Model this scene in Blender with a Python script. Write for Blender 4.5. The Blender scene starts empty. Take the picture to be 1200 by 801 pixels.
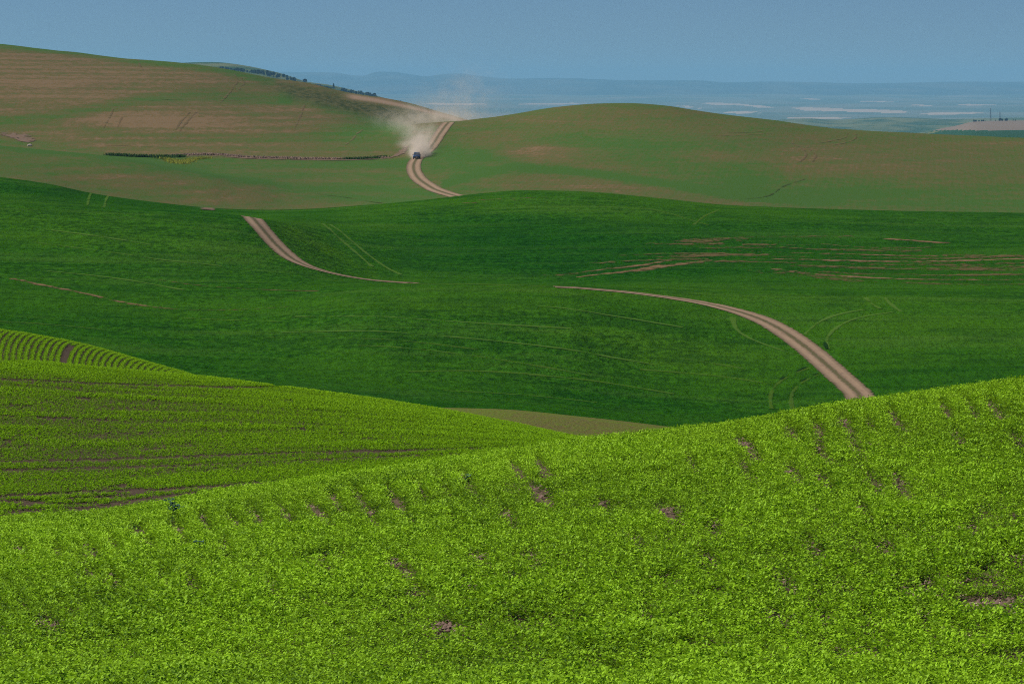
import bpy, bmesh, math, random
import numpy as np
from mathutils import Vector, Matrix, noise as mnoise

rng = np.random.default_rng(7)
random.seed(7)
C = bpy.context.scene.collection
SC = bpy.context.scene

# ------------------------------------------------------------------ camera
F, U0, VH = 5000.0, 600.0, 104.0          # focal length in photo pixels, centre column, eye level row
cam_d = bpy.data.cameras.new('camera')
cam = bpy.data.objects.new('camera', cam_d); C.objects.link(cam)
cam_d.sensor_width = 36.0
cam_d.lens = 36.0 * F / 1200.0
cam_d.shift_y = -(400.5 - VH) / 1200.0
cam_d.clip_start = 0.5; cam_d.clip_end = 120000
cam.location = (0, 0, 0); cam.rotation_euler = (math.pi / 2, 0, 0)
SC.camera = cam

# ------------------------------------------------------------------ sky and sun
SUN_EL, SUN_AZ = 45.0, -80.0              # azimuth from the view axis, negative = left
w = bpy.data.worlds.new('World'); SC.world = w; w.use_nodes = True
nt = w.node_tree; nt.nodes.clear()
sky = nt.nodes.new('ShaderNodeTexSky'); sky.sky_type = 'NISHITA'; sky.sun_disc = False
sky.sun_elevation = math.radians(SUN_EL); sky.sun_rotation = math.radians(SUN_AZ)
sky.altitude = 3000; sky.air_density = 0.76; sky.dust_density = 0.0; sky.ozone_density = 10.0
bgn = nt.nodes.new('ShaderNodeBackground'); bgn.inputs['Strength'].default_value = 0.05
wo = nt.nodes.new('ShaderNodeOutputWorld')
nt.links.new(sky.outputs[0], bgn.inputs[0]); nt.links.new(bgn.outputs[0], wo.inputs[0])
sd = bpy.data.lights.new('sun', 'SUN'); sd.energy = 5.0; sd.angle = math.radians(0.5); sd.color = (1.0, 0.95, 0.87)
so = bpy.data.objects.new('sun', sd); C.objects.link(so)
el, az = math.radians(SUN_EL), math.radians(SUN_AZ)
tosun = Vector((math.sin(az) * math.cos(el), math.cos(az) * math.cos(el), math.sin(el)))
so.rotation_euler = tosun.to_track_quat('Z', 'Y').to_euler()
vs = SC.view_settings
vs.view_transform = 'Standard'; vs.look = 'None'; vs.gamma = 1.0; vs.exposure = 0.15; vs.use_curve_mapping = False
SC.cycles.max_bounces = 6; SC.cycles.volume_bounces = 1
SC.cycles.use_denoising = False
SC.cycles.pixel_filter_type = 'BLACKMAN_HARRIS'; SC.cycles.filter_width = 1.05

# ------------------------------------------------------------------ material helpers
def srgb(r, g, b):
    f = lambda c: (c / 255 / 12.92) if c / 255 <= 0.04045 else ((c / 255 + 0.055) / 1.055) ** 2.4
    return (f(r), f(g), f(b), 1.0)

class NT:
    """a small node-tree builder"""
    def __init__(s, name):
        s.m = bpy.data.materials.new(name); s.m.use_nodes = True
        s.t = s.m.node_tree; s.t.nodes.clear()
        s.out = s.t.nodes.new('ShaderNodeOutputMaterial')
    def n(s, kind, **kw):
        nd = s.t.nodes.new(kind)
        for k, v in kw.items(): setattr(nd, k, v)
        return nd
    def put(s, sock, v):
        if isinstance(v, bpy.types.NodeSocket): s.t.links.new(v, sock)
        elif v is not None: sock.default_value = v
    def pos(s): return s.n('ShaderNodeNewGeometry').outputs['Position']
    def attr(s, name): return s.n('ShaderNodeAttribute', attribute_name=name).outputs['Fac']
    def scale(s, vec, sx, sy, sz):
        m = s.n('ShaderNodeMapping'); s.put(m.inputs[0], vec); m.inputs['Scale'].default_value = (sx, sy, sz)
        return m.outputs[0]
    def noise(s, vec, scale, detail=3.0, rough=0.55, dist=0.0):
        nd = s.n('ShaderNodeTexNoise'); s.put(nd.inputs['Vector'], vec)
        nd.inputs['Scale'].default_value = scale; nd.inputs['Detail'].default_value = detail
        nd.inputs['Roughness'].default_value = rough; nd.inputs['Distortion'].default_value = dist
        return nd.outputs[0]
    def math(s, op, a, b=None, c=None, clamp=False):
        nd = s.n('ShaderNodeMath', operation=op, use_clamp=clamp)
        s.put(nd.inputs[0], a); s.put(nd.inputs[1], b); s.put(nd.inputs[2], c)
        return nd.outputs[0]
    def mr(s, v, a, b, c=0.0, d=1.0, smooth=True):
        nd = s.n('ShaderNodeMapRange', interpolation_type='SMOOTHSTEP' if smooth else 'LINEAR')
        s.put(nd.inputs[0], v)
        for i, x in enumerate((a, b, c, d)): s.put(nd.inputs[1 + i], x)
        return nd.outputs[0]
    def mix(s, fac, a, b):
        nd = s.n('ShaderNodeMix', data_type='RGBA')
        s.put(nd.inputs[0], fac); s.put(nd.inputs[6], a); s.put(nd.inputs[7], b)
        return nd.outputs[2]
    def bump(s, h, strength, dist):
        nd = s.n('ShaderNodeBump'); nd.inputs['Strength'].default_value = strength
        nd.inputs['Distance'].default_value = dist; s.put(nd.inputs['Height'], h)
        return nd.outputs[0]
    def bsdf(s, col, rough=0.9, spec=0.15, normal=None, metal=0.0):
        nd = s.n('ShaderNodeBsdfPrincipled'); s.put(nd.inputs['Base Color'], col)
        s.put(nd.inputs['Roughness'], rough); s.put(nd.inputs['Specular IOR Level'], spec)
        s.put(nd.inputs['Metallic'], metal)
        if normal is not None: s.put(nd.inputs['Normal'], normal)
        return nd.outputs[0]
    def end(s, sh):
        s.t.links.new(sh, s.out.inputs['Surface']); return s.m

def plain(name, col, rough=0.6, spec=0.4, metal=0.0, var=0.12):
    t = NT(name); p = t.n('ShaderNodeTexCoord').outputs['Object']
    n = t.noise(p, 9.0, 4)
    c2 = tuple(c * (1 - 2 * var) for c in col[:3]) + (1,)
    return t.end(t.bsdf(t.mix(n, col, c2), rough, spec, metal=metal))

# ------------------------------------------------------------------ terrain: control profiles
def pchip(x, y, xi):
    """monotone cubic through (x, y[k]); y may be (n, m); xi 1-D"""
    x = np.asarray(x, float); y = np.asarray(y, float)
    if y.ndim == 1: y = y[:, None]; sq = True
    else: sq = False
    h = np.diff(x)[:, None]; d = np.diff(y, axis=0) / h
    m = np.zeros_like(y)
    w1 = 2 * h[1:] + h[:-1]; w2 = h[1:] + 2 * h[:-1]
    same = (d[:-1] * d[1:]) > 0
    with np.errstate(divide='ignore', invalid='ignore'):
        mm = (w1 + w2) / (w1 / d[:-1] + w2 / d[1:])
    m[1:-1] = np.where(same, mm, 0.0); m[0] = d[0]; m[-1] = d[-1]
    xi = np.clip(xi, x[0], x[-1]); k = np.clip(np.searchsorted(x, xi) - 1, 0, len(x) - 2)
    t = ((xi - x[k]) / (x[k + 1] - x[k]))[:, None]; hh = h[k]
    r = ((1 + 2 * t) * (1 - t) ** 2) * y[k] + t * (1 - t) ** 2 * hh * m[k] + t * t * (3 - 2 * t) * y[k + 1] + t * t * (t - 1) * hh * m[k + 1]
    return r[:, 0] if sq else r

UG = np.concatenate([np.arange(-520, -20, 20), np.arange(-20, 1221, 5), np.arange(1240, 1721, 20)]).astype(float)
def crv(*pts, smooth=8):
    p = np.array(pts, float)
    uu = np.arange(-560, 1761, 2.0)
    vv = pchip(p[:, 0], p[:, 1], uu) if len(p) > 2 else np.interp(uu, p[:, 0], p[:, 1])
    if smooth:
        k = np.exp(-0.5 * (np.arange(-40, 41) * 2 / smooth) ** 2); k /= k.sum()
        vv = np.convolve(np.pad(vv, 40, mode='edge'), k, mode='valid')
    return np.interp(UG, uu, vv)

K = []                                     # (distance, row at each column)
def prof(Y, v): K.append((Y, np.broadcast_to(v, UG.shape).astype(float)))
for Y, z in ((3, -1.75), (12, -2.5), (22, -3.5)): prof(Y, VH - F * z / Y)
prof(34, crv((-400, 815), (0, 806), (600, 800), (1200, 792), (1600, 785)))
prof(48, crv((-400, 712), (0, 672), (600, 629), (1200, 580), (1600, 540)))
A = crv((-520, 678), (-400, 660), (0, 604.5), (133, 595), (267, 571), (350, 559.5), (500, 538), (680, 512.5), (800, 499),
        (1000, 468.5), (1200, 440.5), (1600, 395))
A = A + 12
prof(68, A); prof(90, A + 26); prof(125, A + 12)
B2 = crv((-400, 390), (0, 419), (100, 428.5), (200, 438), (240, 441.5), (300, 449), (400, 462), (500, 477), (600, 496), (683, 513),
         (800, 528), (1000, 535), (1200, 530), (1600, 520))
B2 = B2 + 2.5
prof(190, B2); prof(216, B2 + 6)
B4 = crv((-400, 348), (-200, 362), (0, 384), (60, 393.5), (100, 401.5), (167, 420), (210, 432), (250, 444.5), (300, 455), (400, 469),
         (500, 485), (600, 504), (700, 522), (800, 536), (1200, 545), (1600, 540))
B4 = B4 + 2
prof(258, B4); prof(292, B4 + 16)
Cc = crv((-400, 400), (0, 425), (250, 452), (400, 470), (470, 477.5), (500, 476.7), (575, 478), (687, 487.5), (787, 499.5), (900, 516),
         (1200, 545), (1600, 560))
prof(345, Cc); prof(388, Cc + 14)
prof(432, crv((-400, 400), (0, 420), (300, 448), (600, 468), (800, 488), (1000, 496), (1200, 498), (1600, 500)))
prof(540, crv((-400, 308), (0, 325), (200, 330), (400, 331), (560, 332), (700, 336), (900, 345), (1200, 348), (1600, 350)))
prof(566, crv((-400, 290), (0, 305), (200, 309), (330, 319), (420, 330), (480, 333.2), (560, 334.6), (650, 335.8), (720, 333), (900, 335), (1200, 337), (1600, 338)))
D5 = crv((-400, 214), (0, 237), (130, 243), (240, 248.5), (280, 252), (330, 263), (400, 282), (500, 292), (700, 290), (900, 290), (1200, 292), (1600, 292))
prof(650, D5)
prof(692, crv((-400, 218), (0, 241), (130, 247), (240, 252.5), (280, 255.5), (330, 257), (400, 266), (500, 270), (700, 266), (900, 269), (1200, 275), (1600, 275)))
D7 = crv((-400, 172), (0, 206.5), (50, 213), (104, 225), (192, 238), (233, 243), (275, 246), (320, 247), (350, 246.3), (420, 242), (500, 235), (560, 228), (620, 224),
         (680, 225), (750, 230), (850, 239), (950, 244), (1060, 247), (1200, 249), (1600, 251))
prof(790, D7); prof(850, D7 + 14)
prof(1010, crv((-400, 140), (0, 170.5), (55, 176), (110, 180.5), (165, 188), (220, 198), (261, 205), (300, 211), (337, 217), (400, 221), (447, 219), (500, 213),
               (560, 207), (600, 204), (800, 203), (1000, 211), (1200, 219), (1600, 225)))
prof(1050, crv((-400, 147), (0, 176.5), (110, 186), (165, 192.5), (220, 200), (261, 204), (300, 207), (378, 211), (447, 208), (500, 202), (600, 191), (800, 185), (1000, 195), (1200, 205), (1600, 212)))
prof(1140, crv((-400, 168), (0, 178), (55, 180), (125, 182), (200, 184.5), (290, 186.5), (400, 188), (455, 186.5), (480, 185.5), (500, 183), (600, 172), (800, 159), (1000, 175), (1200, 189), (1600, 195)))
F1 = crv((-400, 100), (0, 121), (200, 134), (300, 143.5), (400, 151), (440, 150.5), (480, 145.5), (505, 143.3), (528, 143), (550, 141), (600, 134.8), (650, 126), (700, 121),
         (735, 120.5), (773, 122.5), (833, 131.5), (900, 140), (960, 148), (1030, 154), (1100, 158), (1200, 160.3), (1600, 161), smooth=6)
prof(1280, F1)
prof(1370, crv((-400, 75), (0, 97), (200, 113), (300, 127), (400, 140), (440, 146), (470, 148.5), (530, 149), (600, 146), (730, 137), (900, 152), (1200, 168), (1600, 170)))
F3 = crv((-400, 24), (-200, 38), (0, 51), (60, 57), (130, 66), (200, 73.5), (258, 81), (310, 91), (365, 99.5), (406, 109), (440, 114.8), (477, 122.5), (510, 131),
         (540, 139.5), (600, 152), (730, 152), (900, 162), (1200, 175), (1600, 178), smooth=6)
prof(1650, F3); prof(2000, np.maximum(F3 + 12, 100))
G2 = crv((-400, 110), (0, 90), (150, 78), (213, 73.2), (240, 72.2), (256, 72.4), (280, 75), (307, 80), (328, 85), (345, 90.5), (358, 95), (384, 98.5), (413, 105), (435, 110), (454, 115.3),
         (470, 120), (510, 133), (540, 142), (600, 152), (800, 162), (1000, 165), (1060, 160), (1085, 156), (1100, 151.5), (1121, 147.5), (1141, 142.5), (1180, 141), (1300, 140),
         (1600, 140), smooth=4)
prof(6840, np.maximum(G2 + 14, 96)); prof(9500, G2); prof(11400, G2 + 9)
H1 = crv((-400, 110), (0, 110), (350, 118), (500, 145), (700, 149), (850, 146), (914, 140), (946, 138.8), (981, 140.6), (1037, 138), (1083, 139.2), (1112, 140.2), (1200, 138.5), (1600, 138), smooth=5)
prof(17100, H1); prof(20900, H1 + 6); prof(25650, np.maximum(141, H1 - 1)); prof(36100, 124); prof(49400, 111)
RJ = crv((-400, 82), (0, 83), (337, 84.5), (392, 85.2), (418, 88.6), (428, 88.6), (436, 85), (442, 84), (461, 84), (480, 87), (500, 89.8), (517, 87.3), (540, 86.2), (560, 89), (600, 92.5), (650, 92), (733, 94), (817, 94.2),
         (850, 96.5), (900, 95.8), (950, 96.5), (1000, 98), (1050, 97.2), (1130, 95.8), (1200, 96.3), (1600, 95), smooth=3)
prof(58900, RJ); prof(64600, RJ + 3)

KY = np.array([k[0] for k in K], float); KV = np.array([k[1] for k in K])
LY = np.concatenate([np.linspace(math.log(3), math.log(28), 60, endpoint=False),
                     np.linspace(math.log(28), math.log(2000), 460, endpoint=False),
                     np.linspace(math.log(2000), math.log(64600), 210)])
YG = np.exp(LY)
VG = pchip(np.log(KY), KV, LY)             # (rows, columns) image row of the ground
NR, NC = VG.shape
# broad natural unevenness of the ground, fading in with distance
def vnoise(x, y, seed):
    """cheap smooth value noise, vectorised"""
    def hsh(i, j):
        n = (i * 374761393 + j * 668265263 + seed * 1442695041) & 0x7fffffff
        n = ((n ^ (n >> 13)) * 1274126177) & 0x7fffffff
        return (n & 0xffff) / 65535.0
    xi = np.floor(x).astype(np.int64); yi = np.floor(y).astype(np.int64)
    fx = x - xi; fy = y - yi; fx = fx * fx * (3 - 2 * fx); fy = fy * fy * (3 - 2 * fy)
    return (hsh(xi, yi) * (1 - fx) + hsh(xi + 1, yi) * fx) * (1 - fy) + (hsh(xi, yi + 1) * (1 - fx) + hsh(xi + 1, yi + 1) * fx) * fy
def fbm(x, y, seed, octv=4):
    r = np.zeros(np.shape(x)); a = 0.5
    for k in range(octv):
        r += a * vnoise(x * 2 ** k, y * 2 ** k, seed + k); a *= 0.5
    return r / (1 - 0.5 ** octv)
XG = (UG[None, :] - U0) / F * YG[:, None]
ZG = (VH - VG) / F * YG[:, None]
YY = np.broadcast_to(YG[:, None], XG.shape)
amp = np.interp(YG, [3, 60, 120, 400, 700, 1100, 2000, 17000, 38000, 64000], [0, 0.0, 0.12, 0.35, 0.45, 0.5, 1.5, 8, 8, 12])[:, None]
wl = np.interp(YG, [3, 100, 400, 1200, 3000, 9000, 34000], [8, 10, 28, 45, 120, 400, 900])[:, None]
ZG = ZG + amp * (fbm(XG / 40 + 31, YY / 40 + 7, 11, 3) * (YY < 2000) + fbm(XG / 800 + 3, YY / 1700 + 5, 19, 4) * (YY >= 2000) - 0.5) * 2
# gullied face of the far plateau
ZG += np.where((YY > 46000) & (YY < 58000), 32 * (fbm(XG / 620, YY / 5000, 41, 4) - 0.5), 0)
VG = VH - F * ZG / YY

def fcol(u): return np.interp(u, UG, np.arange(NC))
def height(X, Y):
    X = np.asarray(X, float); Y = np.asarray(Y, float)
    c = np.clip(fcol(X / Y * F + U0), 0, NC - 1.001); r = np.clip(np.interp(np.log(Y), LY, np.arange(NR)), 0, NR - 1.001)
    ci = c.astype(int); ri = r.astype(int); cf = c - ci; rf = r - ri
    return (ZG[ri, ci] * (1 - cf) + ZG[ri, ci + 1] * cf) * (1 - rf) + (ZG[ri + 1, ci] * (1 - cf) + ZG[ri + 1, ci + 1] * cf) * rf
def trace(u, v, y0, y1):
    """the ground point seen at photo pixel (u, v) between two distances"""
    c = min(max(float(fcol(u)), 0), NC - 1.001); ci = int(c); cf = c - ci
    yy = np.exp(np.linspace(math.log(y0), math.log(y1), 1500))
    col = VG[:, ci] * (1 - cf) + VG[:, ci + 1] * cf
    vv = np.interp(np.log(yy), LY, col)
    k = np.nonzero(vv <= v)[0]
    i = int(k[0]) if len(k) else int(np.argmin(vv))
    return np.array([(u - U0) / F * yy[i], yy[i]])

# ------------------------------------------------------------------ mesh helpers
def tag(o, label=None, cat=None, group=None, kind=None):
    if label: o['label'] = label
    if cat: o['category'] = cat
    if group: o['group'] = group
    if kind: o['kind'] = kind
    return o
def raw_mesh(name, V, Q, mat, attrs=None, smooth=False, tri=False):
    me = bpy.data.meshes.new(name); n = 3 if tri else 4
    V = np.ascontiguousarray(V, np.float32); Q = np.ascontiguousarray(Q, np.int32)
    me.vertices.add(len(V)); me.vertices.foreach_set('co', V.ravel())
    me.loops.add(Q.size); me.loops.foreach_set('vertex_index', Q.ravel())
    me.polygons.add(len(Q)); me.polygons.foreach_set('loop_start', np.arange(0, Q.size, n, dtype=np.int32))
    me.polygons.foreach_set('loop_total', np.full(len(Q), n, np.int32))
    if smooth: me.polygons.foreach_set('use_smooth', np.ones(len(Q), bool))
    me.update(calc_edges=True)
    for k, a in (attrs or {}).items():
        at = me.attributes.new(k, 'FLOAT', 'POINT'); at.data.foreach_set('value', np.ascontiguousarray(a, np.float32))
    me.materials.append(mat)
    o = bpy.data.objects.new(name, me); C.objects.link(o)
    return o

# ------------------------------------------------------------------ field colours (what grows where), per ground point
def blob(cu, cv, ru, rv, tilt=0.0, soft=0.5):
    a = math.radians(tilt); du = UG[None, :] - cu; dv = VG - cv
    x = (du * math.cos(a) + dv * math.sin(a)) / ru; y = (-du * math.sin(a) + dv * math.cos(a)) / rv
    r = np.sqrt(x * x + y * y)
    return np.clip((1 + soft - r) / (2 * soft), 0, 1)
def line(pts, hw):
    p = np.array(pts, float)
    vv = np.interp(UG, p[:, 0], p[:, 1], left=-999, right=-999)
    return np.clip(1.3 - np.abs(VG - vv[None, :]) / hw, 0, 1)
SOIL = np.zeros_like(VG)                   # share of bare earth between the young plants
DARK = np.zeros_like(VG)                   # rough grass band, shade of the away-facing slope painted into its colour
far = (YY > 850) & (YY < 2000)
hillL = 0.72 + 0.0 * VG
for b, k in ((blob(60, 90, 170, 26, 4), .16), (blob(190, 140, 90, 15, 3), .2), (blob(310, 118, 60, 8, 4), .05), (blob(270, 150, 120, 7, 3), .05), (blob(330, 150, 50, 10, 0), .08),
             (blob(420, 130, 40, 9, 10), -.05)): hillL = hillL + k * b
for b, k in ((line([(-60, 150), (0, 141), (60, 137), (110, 128), (165, 117), (230, 112), (300, 116), (340, 118)], 7), -.42), (line([(100, 152), (180, 158), (300, 163), (460, 150)], 6), -.22),
             (line([(330, 112), (400, 128), (450, 142), (480, 155)], 8), -.42), (blob(440, 160, 60, 18, 0), -.28), (line([(0, 52), (130, 67), (258, 82), (320, 96)], 5), -.5),
             (blob(380, 170, 90, 12), -.1), (blob(30, 145, 60, 8), -.1), (line([(0, 166), (60, 172), (120, 180)], 5), -.3), (blob(300, 140, 30, 6, 30), -.1)): hillL = hillL + k * b
flat = 0.12 + 0.34 * blob(60, 200, 170, 24, 9, .6) + 0.3 * blob(250, 222, 130, 10, 7) + 0.25 * blob(330, 240, 120, 7) - .35 * line([(0, 171), (55, 176), (165, 188), (261, 206), (340, 219)], 4) + .12 * blob(420, 205, 30, 8)
hillR = 0.33 + 0.0 * VG
for b, k in ((blob(700, 140, 150, 16), .26), (blob(600, 170, 60, 14, 8), .3), (blob(650, 182, 110, 12, 10), .2), (blob(640, 215, 150, 7, 2), .3), (blob(760, 225, 110, 9, 7), .25),
             (blob(1050, 185, 200, 26), .26), (blob(870, 168, 90, 22), .2), (blob(860, 238, 40, 4), .2),
             (line([(560, 180), (620, 165), (680, 160), (760, 170), (860, 172)], 7), -.28), (line([(520, 215), (600, 195), (660, 199), (760, 212), (830, 224), (900, 232), (980, 236)], 5), -.7),
             (blob(540, 185, 50, 30, 0), -.3), (blob(880, 195, 30, 40, 30), -.25), (blob(1050, 232, 200, 12), -.25), (blob(800, 195, 90, 14, 5), -.22),
             (blob(1000, 215, 60, 8), -.15)): hillR = hillR + k * b
nn = fbm(XG / 38, ZG / 2.2, 5, 4) - 0.5
roadU = np.interp(YG, [700, 880, 1010, 1080, 1140, 1200, 1280, 1370, 2000], [560, 535, 497, 484, 484, 500, 526, 560, 900])[:, None]
gull = 1138.0
isR = UG[None, :] >= roadU
hillR = .41 + (hillR - .40) * .95; hillL = .70 + (hillL - .70) * 1.25
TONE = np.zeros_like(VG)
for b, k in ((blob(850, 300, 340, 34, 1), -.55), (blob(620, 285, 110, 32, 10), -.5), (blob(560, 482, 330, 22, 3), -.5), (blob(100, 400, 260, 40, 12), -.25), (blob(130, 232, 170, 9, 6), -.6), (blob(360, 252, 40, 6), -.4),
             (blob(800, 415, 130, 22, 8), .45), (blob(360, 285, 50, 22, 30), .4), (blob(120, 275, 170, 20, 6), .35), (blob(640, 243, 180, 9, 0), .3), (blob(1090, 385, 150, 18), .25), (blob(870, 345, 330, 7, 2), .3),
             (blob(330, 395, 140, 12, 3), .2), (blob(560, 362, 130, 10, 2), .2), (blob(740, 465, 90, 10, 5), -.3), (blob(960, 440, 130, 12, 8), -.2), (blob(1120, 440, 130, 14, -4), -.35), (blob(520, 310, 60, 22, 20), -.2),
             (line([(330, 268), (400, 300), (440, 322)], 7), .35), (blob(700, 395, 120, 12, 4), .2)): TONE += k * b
SOIL = np.where(isR, hillR, np.where(YY > gull, hillL, flat)) + 0.42 * nn
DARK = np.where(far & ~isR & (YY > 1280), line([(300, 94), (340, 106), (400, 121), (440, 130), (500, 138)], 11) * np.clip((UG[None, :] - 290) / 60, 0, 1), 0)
TAN = np.where(far & (YY > 1370), np.clip(1.4 - np.abs(VG - (F3 + np.interp(UG, [406, 480, 540], [3.2, 2.2, 1.5]))[None, :]) / np.interp(UG, [406, 480, 540], [3.0, 2.2, 1.6])[None, :], 0, 1) * np.clip((UG[None, :] - 402) / 12, 0, 1), 0)

# ------------------------------------------------------------------ materials of the fields
def mat_soil_field(k=1.0):
    t = NT('crop_soil'); p = t.pos()
    n1 = t.noise(p, 14.0, 5, .65); n2 = t.noise(p, 1.2, 3)
    c = t.mix(n2, (0.145, 0.104, 0.070, 1), (0.080, 0.056, 0.038, 1))
    c = t.mix(t.mr(n1, .55, .75), c, (0.23, 0.165, 0.118, 1))
    if k != 1.0: c = t.mix(1.0 - k, c, (0.02, 0.015, 0.010, 1))
    return t.end(t.bsdf(c, 1.0, .05, t.bump(n1, .9, .05)))
def mat_sparse():
    t = NT('sparse_green_crop'); p = t.pos()
    n1 = t.noise(t.scale(p, 1.0, .45, 1.0), 2.6, 4, .7); n2 = t.noise(p, .12, 3)
    f = t.mr(t.math('ADD', n1, t.math('MULTIPLY', n2, .5)), .55, .95)
    c = t.mix(f, (0.120, 0.098, 0.034, 1), (0.105, 0.155, 0.014, 1))
    return t.end(t.bsdf(c, 1.0, .05, t.bump(n1, .8, .2)))
def mat_wheat():
    t = NT('young_wheat'); p = t.pos()
    big = t.noise(p, .018, 4, .6)
    st = t.noise(t.scale(p, .016, .085, .5), 1.0, 6, .66)          # drilling streaks along the slope
    fine = t.noise(t.scale(p, 1.15, .55, 1.0), 1.0, 3, .7)
    tuft = t.noise(t.scale(p, .30, .20, 1.0), 1.0, 5, .74)
    lush = t.noise(t.scale(p, .07, .035, 1.0), 1.0, 5, .7)
    c = t.mix(t.mr(fine, .34, .66), (0.0070, 0.0485, 0.0030, 1), (0.0244, 0.1164, 0.0060, 1))
    c = t.mix(t.math('MULTIPLY', t.mr(tuft, .50, .66), .60), c, (0.0059, 0.0369, 0.0040, 1))
    c = t.mix(t.math('MULTIPLY', t.mr(tuft, .47, .34), .5), c, (0.0311, 0.1242, 0.0080, 1))
    c = t.mix(t.math('MULTIPLY', t.mr(big, .42, .62), .6), c, (0.0318, 0.1164, 0.0050, 1))
    c = t.mix(t.math('MULTIPLY', t.mr(st, .50, .66), .62), c, (0.0385, 0.1145, 0.0120, 1))
    c = t.mix(t.math('MULTIPLY', t.mr(lush, .50, .66), .62), c, (0.0081, 0.0543, 0.0050, 1))
    st2 = t.noise(t.scale(p, .045, .42, .8), 1.0, 5, .7)
    c = t.mix(t.math('MULTIPLY', t.mr(st2, .52, .68), .60), c, (0.0075, 0.042, 0.0045, 1))
    c = t.mix(t.math('MULTIPLY', t.mr(st2, .46, .30), .55), c, (0.034, 0.125, 0.008, 1))
    c = t.mix(t.math('MULTIPLY', t.mr(st, .46, .32), .50), c, (0.0089, 0.0582, 0.0045, 1))
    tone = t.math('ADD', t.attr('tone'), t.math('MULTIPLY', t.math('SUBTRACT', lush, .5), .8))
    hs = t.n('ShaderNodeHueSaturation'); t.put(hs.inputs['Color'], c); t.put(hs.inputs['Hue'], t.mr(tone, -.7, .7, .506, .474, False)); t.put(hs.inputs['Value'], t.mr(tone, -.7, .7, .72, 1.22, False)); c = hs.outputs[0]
    h = t.math('ADD', t.math('MULTIPLY', fine, .5), t.math('MULTIPLY', tuft, 1.2))
    return t.end(t.bsdf(c, 1.0, .0, t.bump(h, .6, 1.0)))
def mat_sprouting(name, rowdir, band, drill):
    t = NT(name); p = t.pos()
    soil = t.attr('soil'); dark = t.attr('dark'); tan = t.attr('tan')
    ct = t.noise(t.scale(p, .006, .006, .55), 1.0, 5, .65)           # bands that follow the contour
    fine = t.noise(t.scale(p, .40, .14, .5), 1.0, 5, .78)
    fur = t.noise(t.scale(p, .02, .03, 1.7), 1.0, 5, .75)           # thin furrow lines along the contour
    rows = t.n('ShaderNodeTexWave', wave_type='BANDS', bands_direction='X')
    m = t.n('ShaderNodeMapping'); t.put(m.inputs[0], p); m.inputs['Rotation'].default_value = (0, 0, rowdir); t.put(rows.inputs['Vector'], m.outputs[0])
    rows.inputs['Scale'].default_value = .21; rows.inputs['Distortion'].default_value = 3.0; rows.inputs['Detail'].default_value = 3; rows.inputs['Detail Scale'].default_value = .25
    f = t.math('ADD', soil, t.math('MULTIPLY', t.math('SUBTRACT', ct, .5), .75))
    dr = t.n('ShaderNodeTexWave', wave_type='BANDS', bands_direction='Z')
    t.put(dr.inputs['Vector'], t.scale(p, .05, .05, 1.0)); dr.inputs['Scale'].default_value = .19; dr.inputs['Distortion'].default_value = 3.5
    dr.inputs['Detail'].default_value = 4; dr.inputs['Detail Scale'].default_value = .35; dr.inputs['Detail Roughness'].default_value = .6
    f = t.math('ADD', f, t.math('MULTIPLY', t.math('SUBTRACT', dr.outputs['Fac'], .5), band))
    f = t.math('ADD', f, t.math('MULTIPLY', t.math('SUBTRACT', fine, .5), 1.7))
    f = t.math('ADD', f, t.math('MULTIPLY', t.math('SUBTRACT', fur, .5), .85))
    f = t.math('ADD', f, t.math('MULTIPLY', t.math('SUBTRACT', rows.outputs['Fac'], .5), drill))
    c = t.mix(t.mr(f, .05, 1.0, smooth=False), (0.046, 0.106, 0.016, 1), (0.128, 0.087, 0.037, 1))
    c = t.mix(t.math('MULTIPLY', t.mr(f, .72, 1.15), .55), c, (0.20, 0.135, 0.075, 1))
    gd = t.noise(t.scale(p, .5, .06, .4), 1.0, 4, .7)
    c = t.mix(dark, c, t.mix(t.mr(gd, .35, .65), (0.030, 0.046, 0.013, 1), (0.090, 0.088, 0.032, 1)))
    c = t.mix(tan, c, t.mix(fine, (0.31, 0.215, 0.145, 1), (0.24, 0.165, 0.11, 1)))
    return t.end(t.bsdf(c, 1.0, .05, t.bump(t.math('ADD', fine, gd), .2, .4)))
def mat_far():
    t = NT('far_cropland'); p = t.pos()
    z = t.attr('belt')
    n1 = t.noise(t.scale(p, .006, .0012, .012), 1.0, 4, .6)
    c = t.mix(t.mr(n1, .40, .60), (0.026, 0.064, 0.018, 1), (0.12, 0.13, 0.045, 1))
    c = t.mix(t.mr(z, .5, .55), c, (0.014, 0.055, 0.012, 1))
    c = t.mix(t.mr(z, 1.5, 1.55), c, t.mix(n1, (0.21, 0.155, 0.115, 1), (0.155, 0.12, 0.09, 1)))
    return t.end(t.bsdf(c, 1.0, .05))
def mat_valley():
    t = NT('valley_cropland'); p = t.pos()
    z = t.attr('belt'); n1 = t.noise(t.scale(p, .00048, .0003, 0), 1.0, 5, .6, .4)
    n2 = t.noise(t.scale(p, .0011, .00035, 0), 1.0, 3, .5)
    c = t.mix(t.mr(n2, .4, .6), (0.075, 0.10, 0.050, 1), (0.15, 0.145, 0.085, 1))
    c = t.mix(t.mr(n1, .60, .66), c, (0.20, 0.17, 0.11, 1))
    c = t.mix(t.mr(z, .6, 1.4), c, (0.42, 0.30, 0.20, 1))
    return t.end(t.bsdf(c, 1.0, .05))
def mat_ridge():
    t = NT('plateau_scrub'); p = t.pos()
    n1 = t.noise(t.scale(p, .0013, .0003, .006), 1.0, 5, .6)
    c = t.mix(t.mr(n1, .4, .62), (0.020, 0.035, 0.020, 1), (0.08, 0.08, 0.05, 1))
    return t.end(t.bsdf(c, 1.0, .05))
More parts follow.
